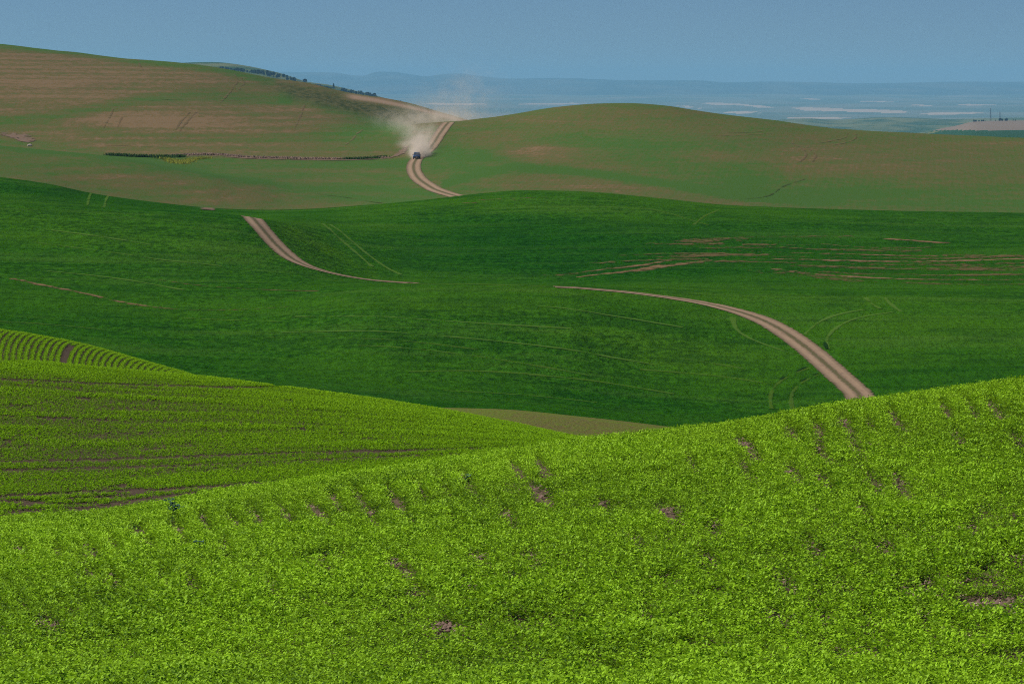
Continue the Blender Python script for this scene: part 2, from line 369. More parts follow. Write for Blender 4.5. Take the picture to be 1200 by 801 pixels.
M_SOIL, M_SPARSE, M_WHEAT = mat_soil_field(), mat_sparse(), mat_wheat()
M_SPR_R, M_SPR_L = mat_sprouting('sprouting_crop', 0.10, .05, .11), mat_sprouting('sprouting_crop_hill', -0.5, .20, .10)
M_SOIL_SHADED = mat_soil_field(.55)  # same soil darkened, shade between the plants put into its colour
M_FAR, M_VAL, M_RIDGE = mat_far(), mat_valley(), mat_ridge()

# belts of the far cropland: 0 green, 1 dark green strip, 2 stubble
BELT = np.zeros_like(VG)
uR = np.broadcast_to(UG[None, :], VG.shape)
BELT = np.where((YY > 4900) & (YY < 10600) & (uR > 1000), np.where(VG < np.interp(uR, [1085, 1121, 1141, 1200, 1700], [154, 152.5, 153, 152.7, 152]), 2.0, np.where(uR > 1060 + (161 - VG) * 6, 1.0, 0.0)), 0)

for pl, hw in (([(846, 121), (908, 126.2)], 1.3), ([(925, 126.8), (985, 129), (1066, 131.4)], 1.9), ([(845, 132), (892, 132.6)], .9), ([(1062, 122.6), (1097, 124.6)], .9), ([(1116, 122.6), (1168, 122.8)], .8),
               ([(1074, 133.8), (1156, 132.2)], 1.2), ([(914, 138.4), (1000, 138.4)], .9), ([(932, 115), (970, 117)], .8), ([(495, 121.5), (525, 122), (580, 122.4)], .9), ([(820, 121), (868, 123)], 1.4),
               ([(790, 123), (824, 127.8)], 1.0), ([(850, 131.4), (890, 131)], 1.0), ([(600, 122.5), (690, 121)], .7), ([(1000, 118.5), (1050, 119.5)], .6), ([(300, 120), (470, 121)], 1.0), ([(1210, 127), (1400, 125)], 1.6), ([(640, 104), (700, 104)], .5)):
    p_ = np.array(pl, float); u0_, u1_ = p_[0, 0], p_[-1, 0]
    vv = np.interp(UG, p_[:, 0], p_[:, 1]); th_ = hw * np.clip(np.minimum((UG - u0_) / 18, (u1_ - UG) / 18), 0, 1) * (.7 + .6 * fbm(UG / 14, UG * 0 + u0_, 4, 2))
    BELT = np.where((YY > 20000) & (np.abs(VG - vv[None, :]) < th_[None, :]), 2.0, BELT)

# ------------------------------------------------------------------ the ground, one sheet cut along the field edges
zone = np.full((NR - 1, NC - 1), -1)
ym = np.sqrt(YG[1:] * YG[:-1])[:, None]; um = ((UG[1:] + UG[:-1]) / 2)[None, :]
cuts = [(3, 'pea_field'), (90, 'pea_field'), (292, 'fallow_field'), (388, 'wheat_field'), (850, None), (2000, 'far_field'), (20900, 'valley'), (49400, 'plateau_ridge')]
mats = {0: M_SOIL, 1: M_SOIL_SHADED, 2: M_SPARSE, 3: M_WHEAT, 5: M_FAR, 6: M_VAL, 7: M_RIDGE}
for i, (y, _) in enumerate(cuts): zone[(ym >= y).repeat(NC - 1, 1)] = i
rU = np.interp(ym[:, 0], YG, roadU[:, 0])[:, None]
z4 = zone == 4
zone[z4 & (um >= rU)] = 40; zone[z4 & (um < rU) & (ym <= gull)] = 41; zone[z4 & (um < rU) & (ym > gull)] = 42
names = {i: c[1] for i, c in enumerate(cuts)}; names.update({40: 'sprouting_field', 41: 'sprouting_field', 42: 'sprouting_hillside'})
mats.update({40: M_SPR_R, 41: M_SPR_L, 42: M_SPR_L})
labels = {0: 'bright green pea field on the nearest slope', 1: 'second pea field with drilled rows on the left rise', 2: 'small thin brownish green crop strip between pea and wheat fields',
          3: 'broad dark green wheat field crossed by the dirt road', 40: 'green and brown sprouting hill right of the dirt road', 41: 'flat pale green field left of the dirt road',
          42: 'brown and green hillside at upper left', 5: 'far green hills behind the brown hillside', 6: 'hazy valley of pale fields', 7: 'blue flat-topped ridge on the horizon'}
idx = np.arange(NR * NC).reshape(NR, NC)
Vall = np.stack([XG, YY, ZG], -1).reshape(-1, 3)
for zid in sorted(set(zone.ravel())):
    r, c = np.nonzero(zone == zid)
    q = np.stack([idx[r, c], idx[r, c + 1], idx[r + 1, c + 1], idx[r + 1, c]], 1)
    used, inv = np.unique(q, return_inverse=True)
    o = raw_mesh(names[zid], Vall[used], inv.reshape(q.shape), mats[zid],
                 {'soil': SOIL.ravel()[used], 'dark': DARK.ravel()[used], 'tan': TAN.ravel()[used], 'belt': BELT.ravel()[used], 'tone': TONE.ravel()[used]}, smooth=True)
    tag(o, labels[zid], kind='structure')

# ------------------------------------------------------------------ haze
zlo = float(ZG.min()) - 1.0; zhi = float(ZG.max()) + 25
bm = bmesh.new(); bmesh.ops.create_cube(bm, size=1.0)
bmesh.ops.scale(bm, vec=(34000, 67000, zhi - zlo), verts=bm.verts); bmesh.ops.translate(bm, vec=(0, 33400, (zhi + zlo) / 2), verts=bm.verts)
me = bpy.data.meshes.new('haze'); bm.to_mesh(me); bm.free()
hz = bpy.data.objects.new('haze', me); C.objects.link(hz); tag(hz, kind='stuff')
hm = bpy.data.materials.new('haze_air'); hm.use_nodes = True; ht = hm.node_tree; ht.nodes.clear()
pv = ht.nodes.new('ShaderNodeVolumePrincipled'); pv.inputs['Color'].default_value = (0.29, 0.63, 0.95, 1)
pv.inputs['Density'].default_value = 3.0e-5; pv.inputs['Anisotropy'].default_value = 0.0
ho = ht.nodes.new('ShaderNodeOutputMaterial'); ht.links.new(pv.outputs[0], ho.inputs['Volume'])
me.materials.append(hm)

# ------------------------------------------------------------------ roads, wheel tracks, bare strips laid on the ground
def smooth_path(p, step):
    p = np.asarray(p, float); d = np.r_[0, np.cumsum(np.hypot(*np.diff(p, axis=0).T))]
    keep = np.r_[True, np.diff(d) > 1e-6]; p = p[keep]; d = d[keep]
    n = max(4, int(d[-1] / step)); s = np.linspace(0, d[-1], n)
    q = pchip(d, p, s) if len(p) > 2 else np.stack([np.interp(s, d, p[:, 0]), np.interp(s, d, p[:, 1])], 1)
    for _ in range(3):
        q[1:-1] = .25 * q[:-2] + .5 * q[1:-1] + .25 * q[2:]
    return q
def ribbon(name, pts, yr, width, mat, step=2.0, lift=0.05, ncross=5, wob=0.0, ruts=0.0, world=None):
    q = smooth_path(world if world is not None else [trace(u, v, *yr) for u, v in pts], step)
    tg = np.gradient(q, axis=0); tg /= np.hypot(tg[:, 0], tg[:, 1])[:, None] + 1e-9
    nr = np.stack([-tg[:, 1], tg[:, 0]], 1)
    a = np.linspace(-1, 1, ncross); L = np.r_[0, np.cumsum(np.hypot(*np.diff(q, axis=0).T))]
    wv = width * .5 * (1 + wob * (fbm(L / 9, L * 0 + q[0, 0], 3, 3) - .5) * 2)
    X = q[:, 0:1] + nr[:, 0:1] * a * wv[:, None]; Y = q[:, 1:2] + nr[:, 1:2] * a * wv[:, None]
    Z = height(X, Y) + lift - ruts * np.exp(-((np.abs(a) - .5) / .22) ** 2)[None, :]
    n = len(q); id_ = np.arange(n * ncross).reshape(n, ncross)
    Q = np.stack([id_[:-1, :-1], id_[:-1, 1:], id_[1:, 1:], id_[1:, :-1]], -1).reshape(-1, 4)
    o = raw_mesh(name, np.stack([X, Y, Z], -1).reshape(-1, 3), Q, mat, {'across': np.broadcast_to(a, X.shape).ravel(), 'along': np.broadcast_to(L[:, None], X.shape).ravel()}, smooth=True)
    tag(o, kind='structure')
    return o, q, nr

def mat_road():
    t = NT('packed_dirt'); p = t.pos(); a = t.math('ABSOLUTE', t.attr('across'))
    n1 = t.noise(p, .9, 5, .7); n2 = t.noise(p, .12, 3)
    c = t.mix(n2, (0.305, 0.215, 0.145, 1), (0.245, 0.170, 0.112, 1))
    c = t.mix(t.mr(n1, .5, .75), c, (0.19, 0.125, 0.09, 1))
    c = t.mix(t.math('MULTIPLY', t.mr(t.math('ABSOLUTE', t.math('SUBTRACT', a, .46)), .10, .30), .55), c, (0.135, 0.100, 0.066, 1))   # paler where the wheels run
    aj = t.math('ADD', a, t.math('MULTIPLY', t.math('SUBTRACT', n1, .5), .55))
    c = t.mix(t.math('MULTIPLY', t.mr(aj, .22, .08), .78), c, (0.075, 0.075, 0.030, 1))   # grass and stones down the middle
    c = t.mix(t.math('MULTIPLY', t.mr(aj, .74, .92), .75), c, (0.10, 0.085, 0.045, 1))    # weedy verge
    sh = t.bsdf(c, 1.0, .03, t.bump(n1, .6, .15))
    tr = t.n('ShaderNodeBsdfTransparent').outputs[0]; mx = t.n('ShaderNodeMixShader')
    t.put(mx.inputs[0], t.mr(aj, 1.0, .84)); t.put(mx.inputs[1], tr); t.put(mx.inputs[2], sh)
    return t.end(mx.outputs[0])
def mat_strip(name, col, col2, thr, ns=.35, patchy=.06, amax=1.0):
    """a worn strip or painted track shadow whose edges and gaps follow a noise"""
    t = NT(name); p = t.pos(); a = t.math('ABSOLUTE', t.attr('across'))
    n1 = t.noise(t.scale(p, 1, .6, 1), ns, 4, .7); n2 = t.noise(p, patchy, 3)
    f = t.math('ADD', t.math('MULTIPLY', t.math('SUBTRACT', n1, .5), 1.7), t.math('MULTIPLY', t.math('SUBTRACT', n2, .5), 1.3))
    f = t.math('ADD', f, .5)
    f = t.math('SUBTRACT', f, t.math('MULTIPLY', t.math('MULTIPLY', a, a), .70))
    sh = t.bsdf(t.mix(t.noise(p, 1.3, 3), col, col2), 1.0, .0)
    tr = t.n('ShaderNodeBsdfTransparent').outputs[0]; mx = t.n('ShaderNodeMixShader')
    t.put(mx.inputs[0], t.mr(f, thr, thr + .42, 0.0, amax)); t.put(mx.inputs[1], tr); t.put(mx.inputs[2], sh)
    return t.end(mx.outputs[0])
M_ROAD = mat_road()
M_BARE = mat_strip('bare_ground', (0.225, 0.138, 0.078, 1), (0.145, 0.098, 0.050, 1), .28, .7, .05, .95)
M_BARE_THIN = mat_strip('thin_crop', (0.165, 0.108, 0.055, 1), (0.09, 0.082, 0.03, 1), .33, .8, .06, .85)
M_PALE = mat_strip('bent_crop', (0.105, 0.200, 0.033, 1), (0.075, 0.160, 0.020, 1), .05, .35, .03, .62)
M_PALE_FAINT = mat_strip('thin_crop_line', (0.115, 0.195, 0.030, 1), (0.080, 0.160, 0.018, 1), .16, .35, .03, .42)
M_SHADE = mat_strip('painted_track_shadow', (0.008, 0.03, 0.006, 1), (0.012, 0.04, 0.008, 1), .22)  # near-black green for the painted shadows beside the tracks
M_LFIELD = mat_strip('wheel_mark', (0.19, 0.135, 0.075, 1), (0.14, 0.11, 0.055, 1), .24, .3, .03, .6)
M_DFIELD = mat_strip('dark_wheel_mark', (0.055, 0.055, 0.025, 1), (0.05, 0.065, 0.02, 1), .2, .35, .06, .6)

WR = (420, 660)
lower = [(1016, 480), (1008.7, 466), (990, 447), (971, 430), (930, 396.5), (892, 374.5), (844, 359.5), (800, 351), (760, 345.6), (725, 341.5), (690, 338.6), (650, 336.4)]
o_, roadq, _ = ribbon('dirt_road', lower, (410, 575), 3.5, M_ROAD, step=1.5, lift=.06, ncross=11, ruts=.05)
tag(o_, 'two-track dirt road curving through the dark green wheat at right', kind='structure')
dipw = [trace(650, 336.4, 420, 575), trace(575, 334.4, 530, 575), trace(481, 332.6, 530, 575)]
mid = [(481, 331.8), (444, 329), (406, 323.8), (372, 316), (350, 307.5), (330, 293), (313, 275), (301, 261), (293.5, 252.3)]
o_, _, _ = ribbon('dirt_road', mid, (550, 662), 3.7, M_ROAD, step=1.5, lift=.06, ncross=11, ruts=.05)
tag(o_, 'dirt road climbing the wheat slope at left to its crest', kind='structure')
o_, _, _ = ribbon('dirt_road', None, None, 3.0, M_PALE_FAINT, lift=.05, world=dipw)
tag(o_, 'overgrown stretch of the dirt road along the dip', kind='structure')
upper = [(545, 233), (531, 229), (516, 224.5), (501, 217.2), (490, 208.8), (485, 199.8), (485.3, 191.5), (490.2, 184.6), (500, 177.6), (506.5, 170.5), (513, 160), (519.7, 150.5), (525.7, 143.6)]
o_, carroad, _ = ribbon('dirt_road', upper, (840, 1290), 4.0, M_ROAD, step=2.0, lift=.08, ncross=11, ruts=.05)
tag(o_, 'far dirt road winding up between the two sprouting hills', kind='structure')

nrib = [0]
def strips(kind, mat, width, yr, *polys, lift=.045, wob=.4):
    for pl in polys:
        nrib[0] += 1
        ribbon(kind, pl, yr, width, mat, step=2.5, lift=lift + .004 * (nrib[0] % 9), ncross=5, wob=wob)
WN = (400, 600); WF = (566, 700)
strips('bare_strip', M_BARE, 2.2, WN, [(15, 326.5), (23, 329), (60, 336), (100, 344.5), (147, 355), (170, 359.5), (197, 362)])
strips('bare_strip', M_BARE_THIN, 1.0, WN, [(187, 328), (233, 335), (300, 339), (373, 341)], [(197, 362), (250, 365), (300, 362), (345, 359)])
strips('crop_line', M_PALE, 1.1, (400, 640), [(60, 270), (100, 275), (140, 281), (177, 287)], [(40, 284), (67, 288), (140, 297), (207, 307), (260, 312)],
       [(55, 318), (120, 324), (160, 330), (215, 340)])
strips('crop_line', M_PALE, 1.2, WN, [(330, 389.5), (350, 389), (425, 388.4), (500, 393), (575, 399), (650, 408), (725, 420), (770, 428)],
       [(631, 359), (680, 364), (725, 371), (760, 377), (800, 384)], [(345, 371), (425, 370.8), (500, 374.5), (560, 379), (612, 382), (669, 385)])
strips('crop_line', M_PALE_FAINT, 1.2, WN, [(360, 398), (420, 397), (500, 402), (560, 410)], [(300, 396), (340, 394.5), (400, 394)], [(750, 433), (830, 438), (900, 450)],
       [(0, 377), (60, 380), (150, 390), (260, 402)], [(200, 372), (300, 376), (400, 380)], [(480, 436), (560, 434), (640, 440)], [(520, 458), (600, 462), (700, 472)],
       [(620, 440), (700, 446), (790, 462)], [(420, 405), (520, 412), (600, 424), (690, 440)], [(797, 420), (840, 425), (870, 432)])
strips('tractor_track', M_PALE, .8, (540, 700), [(378, 262), (393, 275), (410, 290), (424, 302), (436, 312.5)], [(387, 260.5), (400, 272), (414, 284), (427, 295), (440, 305), (455, 315), (470, 322)])
strips('tractor_track', M_PALE_FAINT, .6, (540, 700), [(448, 250), (462, 262)], [(470, 252), (485, 265)])
strips('tractor_track', M_PALE, .7, (640, 800), [(106.5, 226.8), (104, 233), (102.5, 241)], [(127, 230), (123.5, 237), (121, 243)])
strips('tractor_track', M_PALE, .8, WN, [(1014, 349), (1018, 355), (1031, 362)], [(1037, 349), (1042, 356), (1055.6, 365)],
       [(1012, 363), (990, 366), (975, 370), (962, 376), (952, 383), (943, 392)], [(1046, 366), (1022, 369), (1005, 372), (990, 378), (979, 385), (971, 392), (967, 399), (971, 409)],
       [(859, 372), (859, 381), (866, 391), (880, 398), (896, 404), (918, 411), (937, 418)])
strips('tractor_track', M_PALE_FAINT, .7, WN, [(949, 431), (930, 438), (915, 445), (906, 454), (902, 464), (904, 479)], [(960, 439), (947, 443), (937, 449), (929, 458), (926, 468), (929, 480)])
strips('track_shadow', M_SHADE, .8, WN, [(947, 429.5), (927, 437), (912, 445), (903, 454), (899.5, 463)], [(958, 437.5), (944, 442), (934, 449), (926, 458), (923, 466)], [(966, 401), (969, 409)], lift=.06)  # shadows along the tracks' left sides, painted as dark strips
strips('bare_strip', M_BARE, 5.0, WF, [(676, 325), (725, 320), (765, 313.5), (806, 308.3), (862, 303.6), (937, 304), (1000, 306), (1050, 307), (1125, 305.5), (1210, 303)])
strips('bare_strip', M_BARE, 4.6, WF, [(905, 315), (919, 317), (945, 320.5), (975, 323), (1050, 327), (1125, 328), (1210, 327.6)])
strips('bare_strip', M_BARE, 3.6, WF, [(680, 319.5), (720, 315.5), (744, 312), (775, 307), (800, 303)], [(862, 282), (900, 282.5), (937, 284), (975, 286.5), (994, 289)], [(1039, 280), (1070, 281.5), (1106, 285)],
       [(860, 294), (881, 295), (930, 296.5), (975, 297.6), (1050, 299.8), (1110, 300)])
strips('bare_strip', M_BARE_THIN, 10., WF, [(820, 291), (900, 290), (980, 293), (1080, 294)], [(930, 311), (1010, 314), (1100, 316), (1210, 313)], [(800, 284), (860, 279), (930, 277), (1000, 277)],
       [(780, 302), (840, 298), (900, 299)], [(870, 317), (940, 322), (1010, 331)], [(1080, 307), (1130, 313), (1190, 318)])
strips('bare_strip', M_BARE_THIN, 6.5, WF, [(840, 306), (930, 308), (1040, 310.5), (1150, 310), (1210, 308)], [(900, 300.5), (990, 302), (1080, 303.5), (1180, 300)], [(960, 319), (1040, 322), (1130, 323), (1210, 321)], [(870, 287), (950, 287.5), (1030, 291), (1090, 290)],
       [(720, 300), (780, 297), (850, 297)], [(700, 309), (760, 305), (830, 304)], [(640, 323), (700, 317), (760, 310)], [(1060, 331), (1130, 334), (1210, 333)], [(1110, 298), (1160, 301), (1210, 299)], [(760, 285), (810, 287), (850, 286)])
strips('bare_strip', M_BARE_THIN, 2.2, (640, 800), [(530, 239), (570, 237.5)], [(600, 233), (612, 240)], [(560, 235), (600, 233), (680, 231.5)], [(636, 236), (650, 240)])
strips('tractor_track', M_PALE_FAINT, .8, (640, 800), [(735, 240), (770, 247), (800, 255), (830, 264)], [(812, 264), (822, 256), (833, 250), (842, 246)])
FR = (860, 1290); FL = (1140, 1660)
strips('wheel_mark', M_LFIELD, 1.3, FR, [(700, 155), (727, 156.9), (783, 157.6), (850, 156), (910, 152.6)], [(735, 160), (783, 160.6), (850, 159), (905, 156)],
       [(927, 167), (940, 174), (944, 182), (937, 190)], [(946, 173), (955, 181), (952, 190)], [(958, 168), (980, 164), (990, 161.5), (993, 156.5)], [(975, 170), (992, 167), (1001.6, 163), (1003, 157.5)], lift=.09, wob=.2)
strips('wheel_mark', M_DFIELD, .75, FR, [(873, 233.5), (897, 230.8), (910, 224), (917, 219), (943, 210)], [(520, 160), (535, 159), (555, 156)], lift=.09)
strips('wheel_mark', M_DFIELD, 1.2, (870, 1045), [(370, 227), (403, 231), (425, 235), (446, 238)], lift=.08)
strips('wheel_mark', M_LFIELD, 1.3, FL, [(230, 131.5), (224, 137), (218, 144), (210, 154)], [(222, 131.5), (214, 140), (206, 152)], [(274, 87), (278, 93), (276, 99), (266, 112), (256, 121)],
       [(282, 91), (286, 98), (280, 106)], [(170, 119), (200, 116.5), (240, 117.5), (280, 118)], [(160, 70), (168, 84)], [(110, 170), (150, 171), (220, 174)], [(0, 105), (60, 104), (140, 107)],
       [(345, 152), (352, 135), (357, 122)], [(405, 170), (416, 160), (425, 152)], [(120, 152), (128, 138), (132, 128)], [(137, 150), (143, 137)], lift=.1, wob=.2)

def bare_patch(label, pts, yr, mat):
    """an irregular patch of bare earth draped on the slope, outline given by points on the ground"""
    w_ = np.array([trace(u, v, *yr) for u, v in pts]); c = w_.mean(0); m = 40
    d = np.r_[w_, w_[:1]]; s = np.linspace(0, len(w_), m, endpoint=False)
    ring = np.stack([np.interp(s, np.arange(len(d)), d[:, 0]), np.interp(s, np.arange(len(d)), d[:, 1])], 1)
    V = []; A_ = []
    for k, f in enumerate(np.linspace(0, 1, 7)):
        j = 1 + .25 * (rng.random(m) - .5) * f
        q = c + (ring - c) * f * j[:, None]
        V.append(np.stack([q[:, 0], q[:, 1], height(q[:, 0], q[:, 1]) + .12], 1)); A_.append(np.full(m, f))
    i = np.arange(m); Q = np.concatenate([np.stack([k * m + i, k * m + (i + 1) % m, (k + 1) * m + (i + 1) % m, (k + 1) * m + i], 1) for k in range(6)])
    o = raw_mesh('bare_patch', np.concatenate(V), Q, mat, {'across': np.concatenate(A_)})
    tag(o, label, kind='structure')
M_PATCH = mat_strip('eroded_earth', (0.20, 0.138, 0.10, 1), (0.135, 0.095, 0.068, 1), .08, .5, .05)
M_PATCH_D = mat_strip('dark_patch', (0.045, 0.032, 0.028, 1), (0.06, 0.042, 0.035, 1), .05, .5, .05)  # darker colour for one patch within the eroded earth
bare_patch('small bare earth patch where the wheat meets the pale field', [(231, 242), (243, 241.5), (254, 243.5), (254, 248), (243, 248.3), (233, 247)], (690, 800), M_PATCH)
bare_patch('eroded pinkish earth on the brown hillside at far left', [(-8, 152), (14, 154), (40, 157), (47, 163), (38, 170), (28, 168), (10, 162), (-8, 158)], (1130, 1500), M_PATCH)
bare_patch('dark patch in the eroded earth at far left', [(18, 161.2), (28, 160.5), (38, 161), (36, 164.2), (27, 165), (21, 163)], (1130, 1500), M_PATCH_D)

# ------------------------------------------------------------------ foliage
def leaf_mat(name, dark, light, trans=.35, rough=.5, spec=.25, plants=False):
    t = NT(name); f = t.attr('tint')
    if plants: f = t.math('ADD', f, t.n('ShaderNodeAttribute', attribute_name='patch', attribute_type='INSTANCER').outputs['Fac'], clamp=True)
    c = t.mix(f, dark, light)
    sh = t.bsdf(c, rough, spec)
    tl = t.n('ShaderNodeBsdfTranslucent'); t.put(tl.inputs[0], t.mix(.5, c, light))
    mx = t.n('ShaderNodeMixShader'); t.put(mx.inputs[0], trans); t.put(mx.inputs[1], sh); t.put(mx.inputs[2], tl.outputs[0])
    return t.end(mx.outputs[0])
def leaves(P, h0, h1, spread, size, nl, tint0, r=rng, up=.55, hts=None):
    """nl folded leaves round every root point in P; returns vertices, quads, tint"""
    n = len(P) * nl
    base = np.repeat(P, nl, 0)
    sc = np.repeat(.7 + .6 * r.random(len(P)), nl)
    if hts is not None: sc = sc * np.repeat(hts, nl)
    if np.ndim(tint0): tint0 = np.repeat(tint0, nl)
    ang = r.random(n) * 2 * math.pi; rad = spread * np.sqrt(r.random(n)) * sc
    hh = (h0 + (h1 - h0) * r.random(n) ** .8) * sc
    c = base + np.stack([np.cos(ang) * rad, np.sin(ang) * rad, hh], 1)
    yaw = ang + (r.random(n) - .5) * 2.2; pit = (r.random(n) - .35) * 1.5 * (1 - up) + .35
    d = np.stack([np.cos(yaw) * np.cos(pit), np.sin(yaw) * np.cos(pit), np.sin(pit)], 1)
    s = np.stack([-np.sin(yaw), np.cos(yaw), (r.random(n) - .5) * .9], 1)
    L = (size * (.65 + .7 * r.random(n)) * np.sqrt(sc))[:, None]; W = L * .36
    lift = np.zeros((n, 3)); lift[:, 2] = (W * .35)[:, 0]
    V = np.stack([c - d * L * .5, c + s * W + lift, c + d * L * .5, c - s * W + lift], 1).reshape(-1, 3)
    Q = np.arange(n * 4).reshape(n, 4)
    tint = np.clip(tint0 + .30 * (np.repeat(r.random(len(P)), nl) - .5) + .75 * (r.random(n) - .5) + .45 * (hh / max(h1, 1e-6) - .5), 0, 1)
    return V, Q, np.repeat(tint, 4)
def foliage(name, parts, mat, **kw):
    V = np.concatenate([p[0] for p in parts]); T = np.concatenate([p[2] for p in parts])
    o_ = 0; Q = []
    for p in parts: Q.append(p[1] + o_); o_ += len(p[0])
    return tag(raw_mesh(name, V, np.concatenate(Q), mat, {'tint': T}), **kw)

def scatter(name, P, hts, patch, variants, mat, label):
    """one object: a plant of one of several kinds growing at every root point"""
    me = bpy.data.meshes.new(name); me.vertices.add(len(P)); me.vertices.foreach_set('co', np.ascontiguousarray(P, np.float32).ravel())
    for k, a in (('rz', rng.random(len(P)) * 6.28), ('scl', hts), ('patch', patch)):
        at = me.attributes.new(k, 'FLOAT', 'POINT'); at.data.foreach_set('value', np.ascontiguousarray(a, np.float32))
    at = me.attributes.new('kind_of', 'INT', 'POINT'); at.data.foreach_set('value', rng.integers(0, len(variants), len(P)).astype(np.int32))
    o = bpy.data.objects.new(name, me); C.objects.link(o); me.materials.append(mat); tag(o, label, kind='stuff')
    g = bpy.data.node_groups.new(name, 'GeometryNodeTree')
    g.interface.new_socket('Geometry', in_out='INPUT', socket_type='NodeSocketGeometry'); g.interface.new_socket('Geometry', in_out='OUTPUT', socket_type='NodeSocketGeometry')
    N = g.nodes.new; L = g.links.new
    gi = N('NodeGroupInput'); go = N('NodeGroupOutput'); ins = N('GeometryNodeInstanceOnPoints'); jn = N('GeometryNodeGeometryToInstance')
    for v_ in reversed(variants):
        oi = N('GeometryNodeObjectInfo'); oi.inputs['Object'].default_value = v_; L(oi.outputs['Geometry'], jn.inputs[0])
    def at_(nm, typ):
        a = N('GeometryNodeInputNamedAttribute'); a.data_type = typ; a.inputs['Name'].default_value = nm; return a.outputs['Attribute']
    cx = N('ShaderNodeCombineXYZ'); L(at_('rz', 'FLOAT'), cx.inputs[2]); er = N('FunctionNodeEulerToRotation'); L(cx.outputs[0], er.inputs[0])
    cs = N('ShaderNodeCombineXYZ')
    for i in range(3): L(at_('scl', 'FLOAT'), cs.inputs[i])
    ins.inputs['Pick Instance'].default_value = True
    L(gi.outputs[0], ins.inputs['Points']); L(jn.outputs[0], ins.inputs['Instance']); L(at_('kind_of', 'INT'), ins.inputs['Instance Index'])
    L(er.outputs[0], ins.inputs['Rotation']); L(cs.outputs[0], ins.inputs['Scale']); L(ins.outputs[0], go.inputs[0])
    md = o.modifiers.new('plants', 'NODES'); md.node_group = g
    return o
def plant_kinds(n, mat, *layers):
    """a few different single plants, each a spray of folded leaves round its root"""
    out = []
    for i in range(n):
        r = np.random.default_rng(200 + i); ps = [leaves(np.zeros((1, 3)), *a, r=r, **kw) for a, kw in layers]
        V = np.concatenate([p[0] for p in ps]); T2 = np.concatenate([p[2] for p in ps])
        o = raw_mesh('pea_plant', V, np.arange(len(V)).reshape(-1, 4), mat, {'tint': T2}); C.objects.unlink(o); out.append(o)
    return out
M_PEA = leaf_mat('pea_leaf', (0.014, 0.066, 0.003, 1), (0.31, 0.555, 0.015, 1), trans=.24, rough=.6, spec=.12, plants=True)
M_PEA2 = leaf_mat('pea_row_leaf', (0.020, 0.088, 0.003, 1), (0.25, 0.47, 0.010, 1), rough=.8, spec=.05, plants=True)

# near field: drilled rows running away over the crest, with the gaps the photo shows
HOLES = [(25, 645), (65, 639), (103, 642), (109, 649), (132, 677), (98, 662), (203, 612), (211, 624), (240, 610), (272, 608), (297, 601), (302, 606), (265, 643), (190, 677), (223, 682), (132, 634), (171, 630),
         (333, 600), (340, 606), (367, 596), (380, 604), (395, 587), (421, 581), (457, 576), (462, 581), (491, 570), (517, 564), (547, 562), (605, 549), (635, 544), (530, 606), (627, 576), (639, 583), (708, 592),
         (777, 600), (790, 603), (436, 604), (596, 604), (868, 517), (874, 522), (882, 527), (927, 505), (959, 502), (992, 497), (1018, 493), (1048, 488), (1108, 480), (1137, 475), (1165, 477), (1003, 525), (963, 528), (872, 550), (810, 540),
         (930, 555), (967, 563), (1023, 563), (1055, 568), (1123, 512), (1192, 517), (1012, 598), (917, 680), (921, 686), (951, 640), (1060, 693), (1066, 696), (1083, 683), (1090, 687), (1166, 708), (1172, 712), (1188, 710), (1091, 750), (1080, 723),
         (1126, 740), (968, 728), (914, 725), (983, 765), (1183, 785), (904, 775), (1188, 660), (1141, 620), (993, 690), (460, 660), (467, 664), (476, 667), (523, 735), (516, 741), (530, 738), (625, 655), (563, 656), (548, 690), (490, 690),
         (478, 605), (155, 620), (320, 690), (745, 632), (828, 655), (690, 768), (60, 733), (760, 725), (838, 618), (380, 668), (1040, 640)]
HW = np.array([trace(u, v, 30, 70) for u, v in HOLES])
th = math.radians(9)
rowdir = np.array([-math.sin(th), math.cos(th)]); rown = np.array([math.cos(th), math.sin(th)])
sp, inrow = .185, .066
S, T_ = np.meshgrid(np.arange(-150, 220) * sp, np.arange(26, 80, inrow))
S = S.ravel() + rng.normal(0, .040, S.size); T_ = T_.ravel() + rng.normal(0, .03, T_.size)
bend = .004 * (T_ - 50) ** 2 * .25
X = rown[0] * S + rowdir[0] * T_ + bend; Y = rown[1] * S + rowdir[1] * T_
U_ = X / np.maximum(Y, 1) * F + U0
ok = (Y > 30.5) & (Y < 74) & (np.abs(X) < .12 * Y + 4.2)
X, Y = X[ok], Y[ok]
d2 = np.full(len(X), 9.0)
up_ = X / Y * F + U0; vp_ = VH - F * height(X, Y) / Y
for i, (hu, hv) in enumerate(HOLES):               # gaps follow the drill rows, longer where the ground turns away
    dv = vp_ - hv - 8; du = up_ - hu - .55 * dv
    d2 = np.minimum(d2, (du / ((6.2 if i < 61 else 5.2) + 2.4 * ((i * .618) % 1))) ** 2 + (dv / ((13.5 if i < 61 else 11) + 4.5 * ((i * .37) % 1))) ** 2)
sparse = fbm(X / 1.9 + 50, Y / 2.6, 77, 4); sp2 = fbm(X / .38, Y / .55, 79, 2)
right = np.clip((X / Y * F + U0 - 650) / 500, 0, 1) * np.clip((46 - Y) / 9, 0, 1)
keep = (d2 > .75 + .5 * rng.random(len(X))) & (sp2 < .80 - .14 * right - .08 * (sparse > .62)) & (rng.random(len(X)) > .03)
X, Y = X[keep], Y[keep]; sparse = sparse[keep]
P = np.stack([X, Y, height(X, Y)], 1)
patch = .46 + .5 * (fbm(X / 2.2 + 9, Y / 3.6, 88, 4) - .5) - .10 * (sparse > .6)
hts = (.72 + .75 * fbm(X / .9, Y / 1.4, 89, 3))[:, None]
